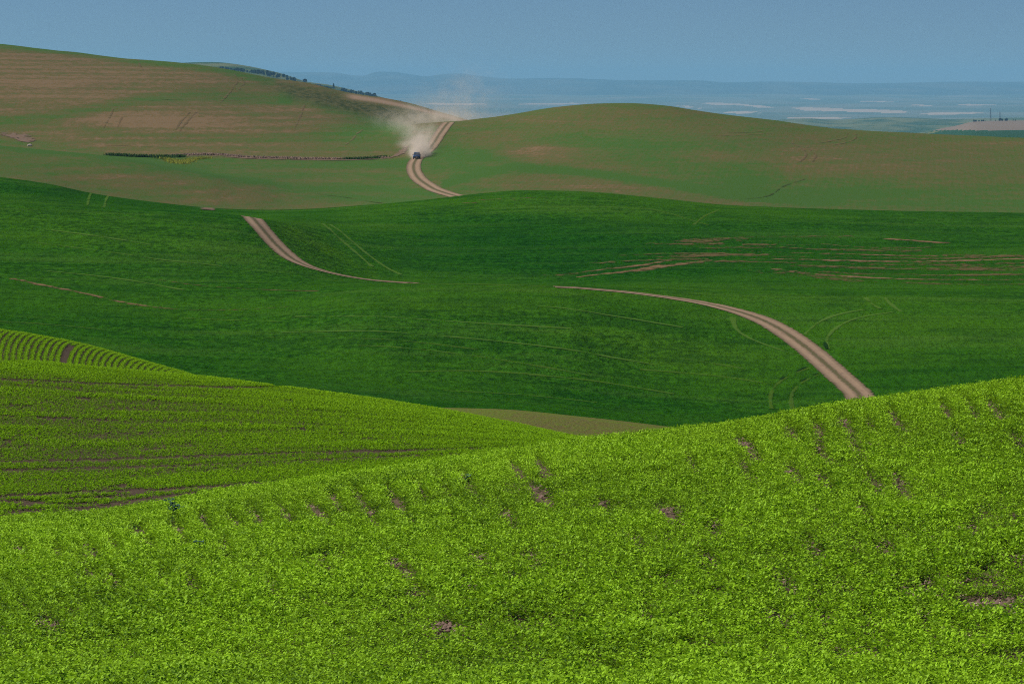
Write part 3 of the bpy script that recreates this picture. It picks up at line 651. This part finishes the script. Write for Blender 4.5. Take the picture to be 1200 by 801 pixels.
kinds = plant_kinds(14, M_PEA, ((.006, .070, .095, .027, 26, .30), {}), ((.045, .105, .075, .026, 18, .46), {}), ((.09, .135, .05, .023, 6, .62), {'up': .2}))
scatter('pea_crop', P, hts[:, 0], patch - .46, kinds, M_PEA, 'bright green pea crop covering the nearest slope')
NPEA = len(P)

# second field: rows along the slope in front, rows running away on the hump behind
def second_field():
    out = []
    # the front slope, rows run across it and bow gently with the ground
    rows = np.arange(112, 207, .33)
    xs = np.arange(-22, 12, .10)
    Sx, Ry = np.meshgrid(xs, rows)
    Xf = Sx.ravel() + rng.normal(0, .04, Sx.size); Yf = Ry.ravel() + rng.normal(0, .03, Sx.size)
    Yf = Yf + .0035 * (Xf + 6) ** 2 - .05 * Xf
    u = Xf / Yf * F + U0
    v = VH - F * height(Xf, Yf) / Yf
    gap = fbm(Xf / 1.3, Yf / .75, 61, 4); bandh = .45 + 1.1 * fbm(Xf / 5, Yf / 1.5, 63, 3)
    # wheel-worn lines across the field
    worn = np.zeros(len(Xf), bool)
    for pl, hw in (([(-60, 437), (0, 443), (60, 446), (120, 449), (250, 452.5)], 1.4), ([(-60, 541), (0, 540), (100, 538), (200, 535), (330, 530), (480, 527), (600, 523)], 1.6), ([(-60, 551), (0, 550), (90, 548), (230, 544.5), (400, 537), (520, 532)], 1.2),
                   ([(-60, 584), (0, 581), (90, 577), (180, 573.5), (270, 569), (330, 564)], 3.2)):
        q = np.array(pl, float); vv = np.interp(u, q[:, 0], q[:, 1]); worn |= np.abs(v - vv - 2.2) < (hw + .4) * (.25 + .75 * gap)
    k = (u > -120) & (u < 800) & (Yf > 112) & (Yf < 205) & ~worn & (gap < .72) & (rng.random(len(Xf)) > .04) & ~((v > 577) & (gap > .5))
    Xf, Yf, bandh = Xf[k], Yf[k], np.clip(bandh[k], .55, 1.3)
    out.append((np.stack([Xf, Yf, height(Xf, Yf)], 1), bandh, .45 * (bandh - .95)))
    # hump
    rx = np.arange(-42, 6, .345); ry = np.arange(206, 272, .12)
    Rx, Sy = np.meshgrid(rx, ry)
    Yh = Sy.ravel() + rng.normal(0, .04, Sy.size)
    g = np.where(Yh < 228, .0016, .0011) * (Yh - 228) ** 2
    Xh = Rx.ravel() * Yh / 232 + g + rng.normal(0, .03, Sy.size)
    lane = (Rx.ravel() > (71 - U0) / F * 232 - .19) & (Rx.ravel() < (71 - U0) / F * 232 + .17) & (Yh < 250)
    u = Xh / Yh * F + U0
    k = (u > -120) & (u < 420) & ~lane & (rng.random(len(Xh)) > .06)
    Xh, Yh = Xh[k], Yh[k]
    out.append((np.stack([Xh, Yh, height(Xh, Yh)], 1), .85 + .3 * rng.random(len(Xh)), .12 * rng.normal(0, 1, len(Xh))))
    return out
parts2 = second_field(); N2 = sum(len(p[0]) for p in parts2)
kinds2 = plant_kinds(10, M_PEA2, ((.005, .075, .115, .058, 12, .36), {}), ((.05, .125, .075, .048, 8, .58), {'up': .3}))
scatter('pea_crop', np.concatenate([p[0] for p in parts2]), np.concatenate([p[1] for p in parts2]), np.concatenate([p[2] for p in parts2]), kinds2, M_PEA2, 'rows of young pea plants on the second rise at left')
print('PLANTS', NPEA, 'second', N2)

# straw and clods lying in the gaps
def bits(name, cen, n, ln, wd, mat, spread, label):
    V = []; Q = []
    for i in range(n):
        c = cen[rng.integers(len(cen))] + rng.normal(0, spread, 2); a = rng.random() * 6.28; L = ln * (.5 + rng.random()); W_ = wd * (.6 + .8 * rng.random())
        z = float(height(c[0], c[1])) + .012; dx, dy = math.cos(a) * L / 2, math.sin(a) * L / 2; nx, ny = -math.sin(a) * W_ / 2, math.cos(a) * W_ / 2
        b = len(V); t1, t2 = rng.random() * .03, rng.random() * .03
        for k_, (px, py, pz) in enumerate(((-dx - nx, -dy - ny, t1), (dx - nx, dy - ny, t2), (dx + nx, dy + ny, t2), (-dx + nx, -dy + ny, t1), (0, 0, .5 * (t1 + t2) + W_ * .6))): V.append((c[0] + px, c[1] + py, z + pz))
        for e in range(4): Q.append((b + e, b + (e + 1) % 4, b + 4))
    return tag(raw_mesh(name, V, Q, mat, tri=True), label, kind='stuff')
bits('straw', HW[55:], 260, .085, .012, plain('dry_straw', (0.50, 0.40, 0.29, 1), .8, .2), .33, 'scattered bits of pale straw between the pea plants')
bits('soil_clods', HW, 1500, .05, .045, plain('dry_clod', (0.22, 0.15, 0.12, 1), 1, .05, var=.2), .17, 'small clods of earth in the gaps of the pea crop')

# blue-green weeds standing in the pea field
M_WEED = leaf_mat('weed_leaf', (0.025, 0.08, 0.05, 1), (0.13, 0.26, 0.18, 1), .3, .4, .3)
M_STEM = plain('weed_stem', (0.05, 0.09, 0.04, 1), .7, .2)
def tube(bm, pts, radii, seg=6):
    rings = []
    for i, (p, r) in enumerate(zip(pts, radii)):
        a = Vector(pts[max(i - 1, 0)]); b = Vector(pts[min(i + 1, len(pts) - 1)]); d = (b - a).normalized()
        s = d.cross(Vector((0, 1, .01))).normalized() if abs(d.y) < .9 else d.cross(Vector((1, 0, 0))).normalized()
        t_ = d.cross(s)
        rings.append([bm.verts.new(Vector(p) + (s * math.cos(2 * math.pi * k / seg) + t_ * math.sin(2 * math.pi * k / seg)) * r) for k in range(seg)])
    for A_, B_ in zip(rings, rings[1:]):
        for k in range(seg): bm.faces.new((A_[k], A_[(k + 1) % seg], B_[(k + 1) % seg], B_[k]))
    bm.faces.new(rings[0][::-1]); bm.faces.new(rings[-1])
def bobj(name, bm, mat, parent=None, smooth=False):
    bmesh.ops.recalc_face_normals(bm, faces=bm.faces)
    me = bpy.data.meshes.new(name); bm.to_mesh(me); bm.free(); me.materials.append(mat)
    if smooth: me.polygons.foreach_set('use_smooth', np.ones(len(me.polygons), bool))
    o = bpy.data.objects.new(name, me); C.objects.link(o); o.parent = parent
    return o
def empty(name, loc, label, cat, group=None, rotz=0.0):
    o = bpy.data.objects.new(name, None); C.objects.link(o); o.location = loc; o.rotation_euler = (0, 0, rotz)
    return tag(o, label, cat, group)
for (u, v, h, lab) in ((202, 612, .30, 'tall blue-green weed beside a gap at the left crest of the pea field'), (234, 648, .13, 'low blue-green weed in the pea crop below the tall one'),
                       (550, 566, .12, 'small blue-green weed in a gap on the middle crest of the pea field')):
    x, y = trace(u, v, 30, 70)
    e = empty('weed_plant', (x, y, float(height(x, y))), lab, 'weed')
    bm = bmesh.new(); tube(bm, [(0, 0, -.02), (.01, 0, h * .5), (.0, .01, h * .95)], [.008, .006, .003]); bobj('stem', bm, M_STEM, e)
    pts = np.stack([rng.normal(0, h * .16, 9), rng.normal(0, h * .16, 9), h * (.15 + .8 * rng.random(9))], 1)
    V, Q, T2 = leaves(pts, 0, h * .15, h * .22, .065, 5, .5)
    o = raw_mesh('foliage', V, Q, M_WEED, {'tint': T2}); o.parent = e

# ------------------------------------------------------------------ ditch brush, weeds, shrubs along the foot of the brown hillside
def blades(P, h0, h1, wd, nb, tint0, lean=.35):
    n = len(P) * nb; base = np.repeat(P, nb, 0) + np.stack([rng.normal(0, .35, n), rng.normal(0, .35, n), np.zeros(n)], 1)
    H = h0 + (h1 - h0) * rng.random(n); a = rng.random(n) * 6.28
    s = np.stack([np.cos(a), np.sin(a), 0 * a], 1) * (wd * (.5 + rng.random(n)))[:, None]
    tip = base + np.stack([rng.normal(0, lean, n) * H, rng.normal(0, lean, n) * H, H], 1)
    V = np.stack([base - s, base + s, tip + s * .35, tip - s * .35], 1).reshape(-1, 3); V[:, 2] -= .05
    return V, np.arange(n * 4).reshape(n, 4), np.repeat(np.clip(tint0 + .9 * (np.repeat(rng.random(len(P)), nb) - .5) + .3 * (rng.random(n) - .5), 0, 1), 4)
def along(pts, yr, n, jitter):
    q = smooth_path([trace(u, v, *yr) for u, v in pts], 1.0)
    k = rng.random(n) * (len(q) - 1); i = k.astype(int); f = (k - i)[:, None]
    p = q[i] * (1 - f) + q[np.minimum(i + 1, len(q) - 1)] * f + rng.normal(0, jitter, (n, 2))
    return np.stack([p[:, 0], p[:, 1], height(p[:, 0], p[:, 1])], 1)
GY = (1100, 1200)
ditch = [(196, 183.2), (220, 182), (240, 181.3), (262, 182.2), (290, 184.6), (330, 185.7), (370, 186.5), (410, 186.7), (436, 185.6), (452, 185.2)]
M_BRUSH = leaf_mat('dry_brush', (0.15, 0.108, 0.086, 1), (0.50, 0.36, 0.28, 1), .45, .9, .05)
foliage('ditch_brush', [blades(along(ditch, GY, 800, .25), .25, .68, .12, 6, .5)], M_BRUSH, label='line of dry brown brush in the ditch below the brown hillside', kind='stuff')
strips('ditch_bank', M_PATCH, 3.2, GY, [(u, v + 1.2) for u, v in ditch], [(452, 185.8), (464, 183), (471, 178), (476, 172)], lift=.1)
M_BUSH = leaf_mat('bush_leaf', (0.022, 0.058, 0.012, 1), (0.070, 0.140, 0.026, 1), .35, .8, .05)
foliage('ditch_weeds', [blades(along([(404, 187), (436, 186), (452, 184.5)], GY, 120, .5), .25, .8, .12, 7, .5), blades(along([(126, 182.2), (150, 183.6), (175, 184.4), (215, 184)], GY, 200, .6), .3, .95, .14, 7, .55)], M_BUSH,
        label='green weeds growing along both ends of the ditch', kind='stuff')
M_YEL = leaf_mat('yellow_flowers', (0.16, 0.22, 0.02, 1), (0.40, 0.40, 0.06, 1), .3, .8, .05)
foliage('yellow_weeds', [blades(along([(199, 187), (206, 190), (211, 192)], (1060, 1180), 420, .9), .2, .55, .12, 6, .6), blades(along([(211, 191.5), (222, 188), (233, 186), (242, 185)], (1060, 1180), 420, .8), .2, .5, .12, 6, .6),
                         blades(along([(190, 186), (200, 188)], (1060, 1180), 30, 1.0), .25, .7, .12, 6, .2)], M_YEL, label='yellow-green flowering weeds in a hollow beside the ditch', kind='stuff')

# ------------------------------------------------------------------ trees
M_BARK = plain('tree_bark', (0.07, 0.055, 0.045, 1), 1, .05)
M_TREE = leaf_mat('tree_leaf', (0.010, 0.026, 0.010, 1), (0.034, 0.060, 0.018, 1), .1, .9, .05)
def crown_mesh(kind, h, w_, seed):
    r = np.random.default_rng(seed); n = 150
    zz = r.random(n); a = r.random(n) * 6.28
    if kind == 'cone': prof_ = (1 - zz) ** .8 * .9 + .06
    elif kind == 'column': prof_ = np.sin(np.clip(zz * .9 + .1, 0, 1) * math.pi) ** .5
    else: prof_ = np.sqrt(np.clip(1 - (2 * zz - 1) ** 2, 0, 1)) * (.8 + .4 * r.random(n))
    R = w_ * .5 * prof_ * np.sqrt(r.random(n) * .7 + .3)
    P_ = np.stack([np.cos(a) * R, np.sin(a) * R, h * (.16 + .84 * zz)], 1)
    V, Q, T2 = leaves(P_, -.05 * h, .05 * h, w_ * .12, w_ * .30, 3, .45, r=r)
    me = raw_mesh('crown', V, Q, M_TREE, {'tint': T2}); d = me.data; bpy.data.objects.remove(me); return d
def trunk_mesh(h, r0):
    bm = bmesh.new(); tube(bm, [(0, 0, -.3), (.02 * h, 0, h * .3), (0, .02 * h, h * .75)], [r0, r0 * .7, r0 * .25])
    for k in range(4):
        a = k * 1.7 + .3; z0 = h * (.3 + .1 * k); tube(bm, [(0, 0, z0), (math.cos(a) * h * .13, math.sin(a) * h * .13, z0 + h * .13)], [r0 * .4, r0 * .12], 5)
    me = bpy.data.meshes.new('trunk'); bm.to_mesh(me); bm.free(); me.materials.append(M_BARK); return me
protos = {k: [(crown_mesh(k, 1, w_, 10 + i), trunk_mesh(1, .035)) for i in range(3)] for k, w_ in (('cone', .5), ('round', .95), ('column', .3))}
def tree(u, v, yr, h, kind, label, group=None, name='tree'):
    x, y = trace(u, v, *yr)
    cm, tm = protos[kind][rng.integers(3)]
    e = empty(name, (x, y, float(height(x, y)) - .05), label, 'tree', group, rng.random() * 6.28); e.scale = (h, h, h * (.9 + .25 * rng.random()))
    for nm, m_ in (('trunk', tm), ('crown', cm)):
        o = bpy.data.objects.new(nm, m_); C.objects.link(o); o.parent = e
TY = (6840, 9600)
# the dark wood on the flank of the far green hill
q = [(257, 80.8), (270, 82.2), (285, 84), (297, 85.6), (312, 88.2), (328, 91), (345, 95.2)]
qa = np.array(q)
for i in range(96):
    u = rng.uniform(257, 347); v = np.interp(u, qa[:, 0], qa[:, 1]) + rng.uniform(-1.0, .8) * (.4 + (u - 257) / 60)
    tree(u, v, TY, rng.uniform(3.0, 4.8) + (1.8 if u > 295 else 0), 'round' if rng.random() < .7 else 'cone', 'dark tree in the wood on the flank of the far green hill', 'trees of the wood on the far green hill')
for i in range(14):
    u = 370 + i * 1.35; tree(u, np.interp(u, [370, 388], [101.8, 105.5]) + rng.uniform(-.3, .3), TY, rng.uniform(3.4, 5.6), 'round', 'small dark tree in the short row below the far green hill crest', 'trees of the short row on the far hill')
for i in range(16):
    u = 401 + i * 2.7; tree(u, np.interp(u, [401, 442], [108, 114.2]) + rng.uniform(-.4, .3), TY, rng.uniform(4.5, 7.4), 'cone' if rng.random() < .5 else 'round', 'tree in the row along the far hill behind the tan strip', 'trees of the row behind the tan strip')
for u, v, h, k, lab in ((357.5, 97, 8.0, 'round', 'lone dark tree on the far skyline right of the wood'), (391, 104.6, 10, 'cone', 'tall pointed tree between the two far tree rows'), (402, 108.4, 9, 'round', 'broad tree at the left end of the row behind the tan strip'),
                        (469, 121.2, 5.6, 'round', 'last small tree at the right end of the tan strip')):
    tree(u, v, TY, h, k, lab)
# farmstead trees on the stubble rise at far right
for i in range(34):
    u = rng.choice([rng.uniform(1141, 1158), rng.uniform(1166, 1182), rng.uniform(1176, 1215)]); h = rng.uniform(2.2, 4.2) + (2.5 if 1168 < u < 1182 else 0)
    tree(u, np.interp(u, [1141, 1160, 1215], [142.6, 141.8, 141.2]) + .3, TY, h, 'round' if rng.random() < .6 else 'cone', 'dark tree of the farmstead clump on the far tan rise', 'farmstead trees on the far tan rise')
M_MAST = plain('weathered_steel', (0.12, 0.12, 0.14, 1), .6, .4, .3)
def mast(u, v, h, w_, label):
    """a guyed lattice mast: four legs, rungs and braces, a head"""
    x, y = trace(u, v, *TY); e = empty('mast', (x, y, float(height(x, y))), label, 'mast')
    r = w_ / 2
    for sx, sy in ((-1, -1), (1, -1), (1, 1), (-1, 1)):
        bm = bmesh.new(); tube(bm, [(sx * r, sy * r, -.3), (sx * r * .55, sy * r * .55, h)], [.30, .22]); bobj('leg', bm, M_MAST, e)
    bm = bmesh.new(); n = int(h / 2.2)
    for k in range(n):
        z0, z1 = h * k / n, h * (k + 1) / n; r0, r1 = r * (1 - .45 * k / n), r * (1 - .45 * (k + 1) / n); c4 = [(-1, -1), (1, -1), (1, 1), (-1, 1)]
        for j in range(4):
            a, b = c4[j], c4[(j + 1) % 4]
            tube(bm, [(a[0] * r0, a[1] * r0, z0), (b[0] * r1, b[1] * r1, z1)], [.11, .11], 4); tube(bm, [(a[0] * r1, a[1] * r1, z1), (b[0] * r1, b[1] * r1, z1)], [.11, .11], 4)
    bobj('bracing', bm, M_MAST, e)
    bm = bmesh.new(); tube(bm, [(0, 0, h), (0, 0, h * 1.06)], [r * .6, r * .3], 8); bobj('head', bm, M_MAST, e)
mast(1160.8, 141.6, 26.0, 2.6, 'tall thin grey mast rising above the far tan rise')
mast(1171.8, 141.4, 20.0, 1.8, 'shorter thin mast among the far farmstead trees')

# pale rock by the eroded patch
x, y = trace(35, 171.2, 1130, 1500)
bm = bmesh.new(); bmesh.ops.create_icosphere(bm, subdivisions=2, radius=1)
for vtx in bm.verts: vtx.co = Vector((vtx.co.x * .75, vtx.co.y * .6, vtx.co.z * .42)) * (1 + .5 * (mnoise.noise(vtx.co * 1.7) ))
rk = bobj('rock', bm, plain('pale_stone', (0.52, 0.45, 0.36, 1), .9, .1)); rk.location = (x, y, float(height(x, y)) + .2); tag(rk, 'pale rock below the eroded earth at far left', 'rock')

# ------------------------------------------------------------------ the car coming down the far road
M_PAINT = NT('dark_blue_paint'); M_PAINT = M_PAINT.end(M_PAINT.bsdf((0.018, 0.055, 0.15, 1), .3, .5))
M_GLASS = plain('tinted_glass', (0.02, 0.035, 0.05, 1), .08, .8, var=.02); M_TYRE = plain('tyre_rubber', (0.02, 0.02, 0.02, 1), .9, .1)
M_RIM = plain('alloy_rim', (0.45, 0.45, 0.46, 1), .35, .5, .8); M_TRIM = plain('black_trim', (0.015, 0.015, 0.016, 1), .6, .3)
M_LAMP = plain('headlight_glass', (0.85, 0.87, 0.9, 1), .08, .8, var=.02); M_CHROME = plain('chrome', (0.7, 0.7, 0.72, 1), .15, .5, .95, var=.02)
def loft(bm, secs):
    """secs: rings of (x, y, z) points, joined along the body and capped"""
    R = [[bm.verts.new(p) for p in s] for s in secs]; n = len(R[0])
    for a, b in zip(R, R[1:]):
        for k in range(n): bm.faces.new((a[k], a[(k + 1) % n], b[(k + 1) % n], b[k]))
    bm.faces.new(R[0][::-1]); bm.faces.new(R[-1])
def box(bm, c, s, bev=.02, taper=1.0):
    g = bmesh.ops.create_cube(bm, size=1)['verts']
    for v_ in g:
        k = taper if v_.co.z > 0 else 1
        v_.co = Vector((c[0] + v_.co.x * s[0] * k, c[1] + v_.co.y * s[1] * k, c[2] + v_.co.z * s[2]))
    es = list({e_ for v_ in g for e_ in v_.link_edges})
    if bev: bmesh.ops.bevel(bm, geom=es, offset=bev, segments=2, affect='EDGES')
k = int(np.argmin(np.abs(carroad[:, 1] - trace(489, 186.3, 1050, 1250)[1])))
cx, cy = carroad[k]; tgt = carroad[max(k - 3, 0)] - carroad[k + 3]              # towards the viewer
yaw = math.atan2(tgt[1], tgt[0]) + math.pi / 2                                 # car's front is -Y
zf = float(height(cx, cy)) + .09
car = empty('car', (cx, cy, zf), 'dark blue car driving towards the viewer on the far dirt road, trailing dust', 'car', None, yaw)
gr = float(height(cx + tgt[0], cy + tgt[1]) - height(cx - tgt[0], cy - tgt[1])) / (2 * np.hypot(*tgt))
car.rotation_euler = (math.atan(-gr) * -1 * -1, 0, yaw)
bm = bmesh.new(); W2 = .93
def ring(y, zb, zt, w_, sh): return [(-w_ * .94, y, zb), (-w_, y, zb + .18), (-w_, y, zt - sh), (-w_ * .9, y, zt), (w_ * .9, y, zt), (w_, y, zt - sh), (w_, y, zb + .18), (w_ * .94, y, zb)]
loft(bm, [ring(-2.28, .42, .84, W2 * .88, .1), ring(-2.12, .30, .98, W2 * .97, .12), ring(-1.3, .28, 1.06, W2, .12), ring(-.95, .28, 1.10, W2, .1), ring(.9, .28, 1.12, W2, .1), ring(2.05, .30, 1.10, W2 * .98, .1), ring(2.25, .42, 1.02, W2 * .92, .1)])
bobj('body', bm, M_PAINT, car, True)
bm = bmesh.new()
def cab(y, z, w_): return [(-w_, y, z), (w_, y, z)]
loft(bm, [[(-.84, -1.02, 1.08), (.84, -1.02, 1.08), (.84, 2.12, 1.08), (-.84, 2.12, 1.08)], [(-.72, -.28, 1.62), (.72, -.28, 1.62), (.72, 1.92, 1.62), (-.72, 1.92, 1.62)], [(-.64, -.08, 1.71), (.64, -.08, 1.71), (.64, 1.72, 1.71), (-.64, 1.72, 1.71)]])
bmesh.ops.bevel(bm, geom=list(bm.edges), offset=.05, segments=2, affect='EDGES'); bobj('cabin', bm, M_PAINT, car, True)
def panel(name, pts, mat, thick, nrm):
    bm = bmesh.new(); n_ = Vector(nrm).normalized() * thick
    a = [bm.verts.new(Vector(p) + n_) for p in pts]; b = [bm.verts.new(Vector(p) - n_) for p in pts]
    bm.faces.new(a); bm.faces.new(b[::-1])
    for i in range(len(pts)): bm.faces.new((a[i], a[(i + 1) % len(pts)], b[(i + 1) % len(pts)], b[i]))
    return bobj(name, bm, mat, car)
panel('windscreen', [(-.76, -.97, 1.13), (.76, -.97, 1.13), (.67, -.31, 1.60), (-.67, -.31, 1.60)], M_GLASS, .014, (0, -.58, .8))
panel('rear_window', [(-.74, 2.09, 1.15), (.74, 2.09, 1.15), (.66, 1.93, 1.58), (-.66, 1.93, 1.58)], M_GLASS, .014, (0, 1, .3))
for s in (-1, 1):
    panel('side_window', [(s * .835, -.72, 1.13), (s * .835, .42, 1.13), (s * .735, .42, 1.58), (s * .735, -.22, 1.58)], M_GLASS, .014, (s, 0, .2))
    panel('side_window', [(s * .835, .50, 1.13), (s * .835, 1.85, 1.13), (s * .735, 1.75, 1.58), (s * .735, .50, 1.58)], M_GLASS, .014, (s, 0, .2))
    bm = bmesh.new(); box(bm, (s * .62, -2.20, .80), (.36, .16, .17), .04); bobj('headlight', bm, M_LAMP, car)
    bm = bmesh.new(); box(bm, (s * .78, 2.2, .86), (.2, .1, .28), .03); bobj('tail_light', bm, plain('tail_lens', (0.3, 0.01, 0.01, 1), .2, .5), car)
    bm = bmesh.new(); box(bm, (s * 1.02, -.72, 1.14), (.2, .11, .15), .03); bobj('mirror', bm, M_PAINT, car)
    for yy in (-1.42, 1.42):
        wl_ = bpy.data.objects.new('wheel', None); C.objects.link(wl_); wl_.parent = car; wl_.location = (s * .80, yy, .36)
        for nm, r_, wd_, m_ in (('tyre', .36, .23, M_TYRE), ('rim', .24, .25, M_RIM)):
            bm = bmesh.new(); bmesh.ops.create_cone(bm, segments=20, radius1=r_, radius2=r_, depth=wd_, cap_ends=True); bmesh.ops.rotate(bm, verts=bm.verts, matrix=Matrix.Rotation(math.pi / 2, 3, 'Y'))
            bmesh.ops.bevel(bm, geom=[e_ for e_ in bm.edges if len(e_.link_faces) == 2 and e_.calc_face_angle(0) > 1], offset=.03, segments=2, affect='EDGES'); bobj(nm, bm, m_, wl_)
bm = bmesh.new(); box(bm, (0, -2.22, .50), (1.66, .22, .24), .05); bobj('bumper', bm, M_TRIM, car)
bm = bmesh.new()
for z_ in (.70, .77, .84): box(bm, (0, -2.27, z_), (.86, .05, .035), .008)
bobj('grille', bm, M_CHROME, car)
bm = bmesh.new(); box(bm, (0, -2.345, .50), (.32, .02, .13), .005); bobj('licence_plate', bm, plain('plate', (0.7, 0.7, 0.68, 1), .5, .3), car)
for s in (-1, 1):
    bm = bmesh.new(); box(bm, (s * .56, .8, 1.74), (.05, 1.5, .05), .015); bobj('roof_rail', bm, M_TRIM, car)

# ------------------------------------------------------------------ dust hanging behind the car
def px_world(u, v, y): return ((u - U0) / F * y, y, (VH - v) / F * y)
PUFFS = [  # pixel where it hangs, distance, radii in metres (x, y, z), thickness
    (491, 180, cy + 5, (1.7, 4, 1.1), .55), (497, 178, cy + 10, (1.4, 6, 1.3), .40), (492.5, 173, cy + 16, (2.1, 8, 1.7), .33), (490, 165, cy + 32, (2.8, 11, 2.2), .075), (481, 168.5, cy + 26, (2.6, 8, .8), .06),
    (499, 161, cy + 45, (2.0, 14, 2.4), .025), (489, 155, cy + 60, (4.0, 14, 2.0), .022), (472, 147, cy + 75, (8.5, 14, 1.3), .006), (450, 141.5, cy + 80, (7, 14, 1.0), .0035), (483, 148, cy + 70, (5, 14, 1.6), .013),
    (497, 140, cy + 165, (10, 22, 1.9), .014), (522, 139, cy + 210, (11, 26, 1.8), .011), (548, 137, cy + 235, (11, 26, 2.0), .008), (480, 131, cy + 165, (9, 20, 2.2), .010), (505, 130, cy + 160, (8, 22, 3.4), .0035),
    (548, 112, cy + 200, (11, 26, 7.5), .0042), (527, 121, cy + 190, (9, 24, 5), .0036)]
lo = np.array([1e9] * 3); hi = -lo
for u, v, y, r, d in PUFFS:
    c = np.array(px_world(u, v, y)); lo = np.minimum(lo, c - 2.4 * np.array(r)); hi = np.maximum(hi, c + 2.4 * np.array(r))
bm = bmesh.new(); bmesh.ops.create_cube(bm, size=1)
for v_ in bm.verts: v_.co = Vector([(hi[i] + lo[i]) / 2 + v_.co[i] * (hi[i] - lo[i]) for i in range(3)])
t = NT('road_dust'); p = t.pos()
n1 = t.noise(t.scale(p, 1, .55, 1), .30, 5, .62, .5); n2 = t.noise(t.scale(p, 1, .5, 1.3), .085, 3, .5)
tot = None
for u, v, y, r, d in PUFFS:
    s_ = t.n('ShaderNodeVectorMath', operation='SUBTRACT'); t.put(s_.inputs[0], p); s_.inputs[1].default_value = px_world(u, v, y)
    dv = t.n('ShaderNodeVectorMath', operation='DIVIDE'); t.put(dv.inputs[0], s_.outputs[0]); dv.inputs[1].default_value = r
    dt = t.n('ShaderNodeVectorMath', operation='DOT_PRODUCT'); t.put(dt.inputs[0], dv.outputs[0]); t.put(dt.inputs[1], dv.outputs[0])
    g_ = t.math('MULTIPLY', t.math('EXPONENT', t.math('MULTIPLY', dt.outputs['Value'], -1.0)), d)
    tot = g_ if tot is None else t.math('ADD', tot, g_)
dens = t.math('MULTIPLY', tot, t.math('MULTIPLY', t.mr(n1, .38, .66, .03, 2.3), t.mr(n2, .36, .62, .25, 1.5)))
dens = t.math('MAXIMUM', t.math('SUBTRACT', dens, .0004), 0.0)
vp = t.n('ShaderNodeVolumePrincipled'); vp.inputs['Color'].default_value = (0.93, 0.81, 0.69, 1); t.put(vp.inputs['Density'], dens)
t.t.links.new(vp.outputs[0], t.out.inputs['Volume'])
t.m.cycles.volume_step_rate = 0.12
dust = bobj('dust_cloud', bm, t.m); tag(dust, 'pale dust cloud trailing behind the car on the far road', kind='stuff')
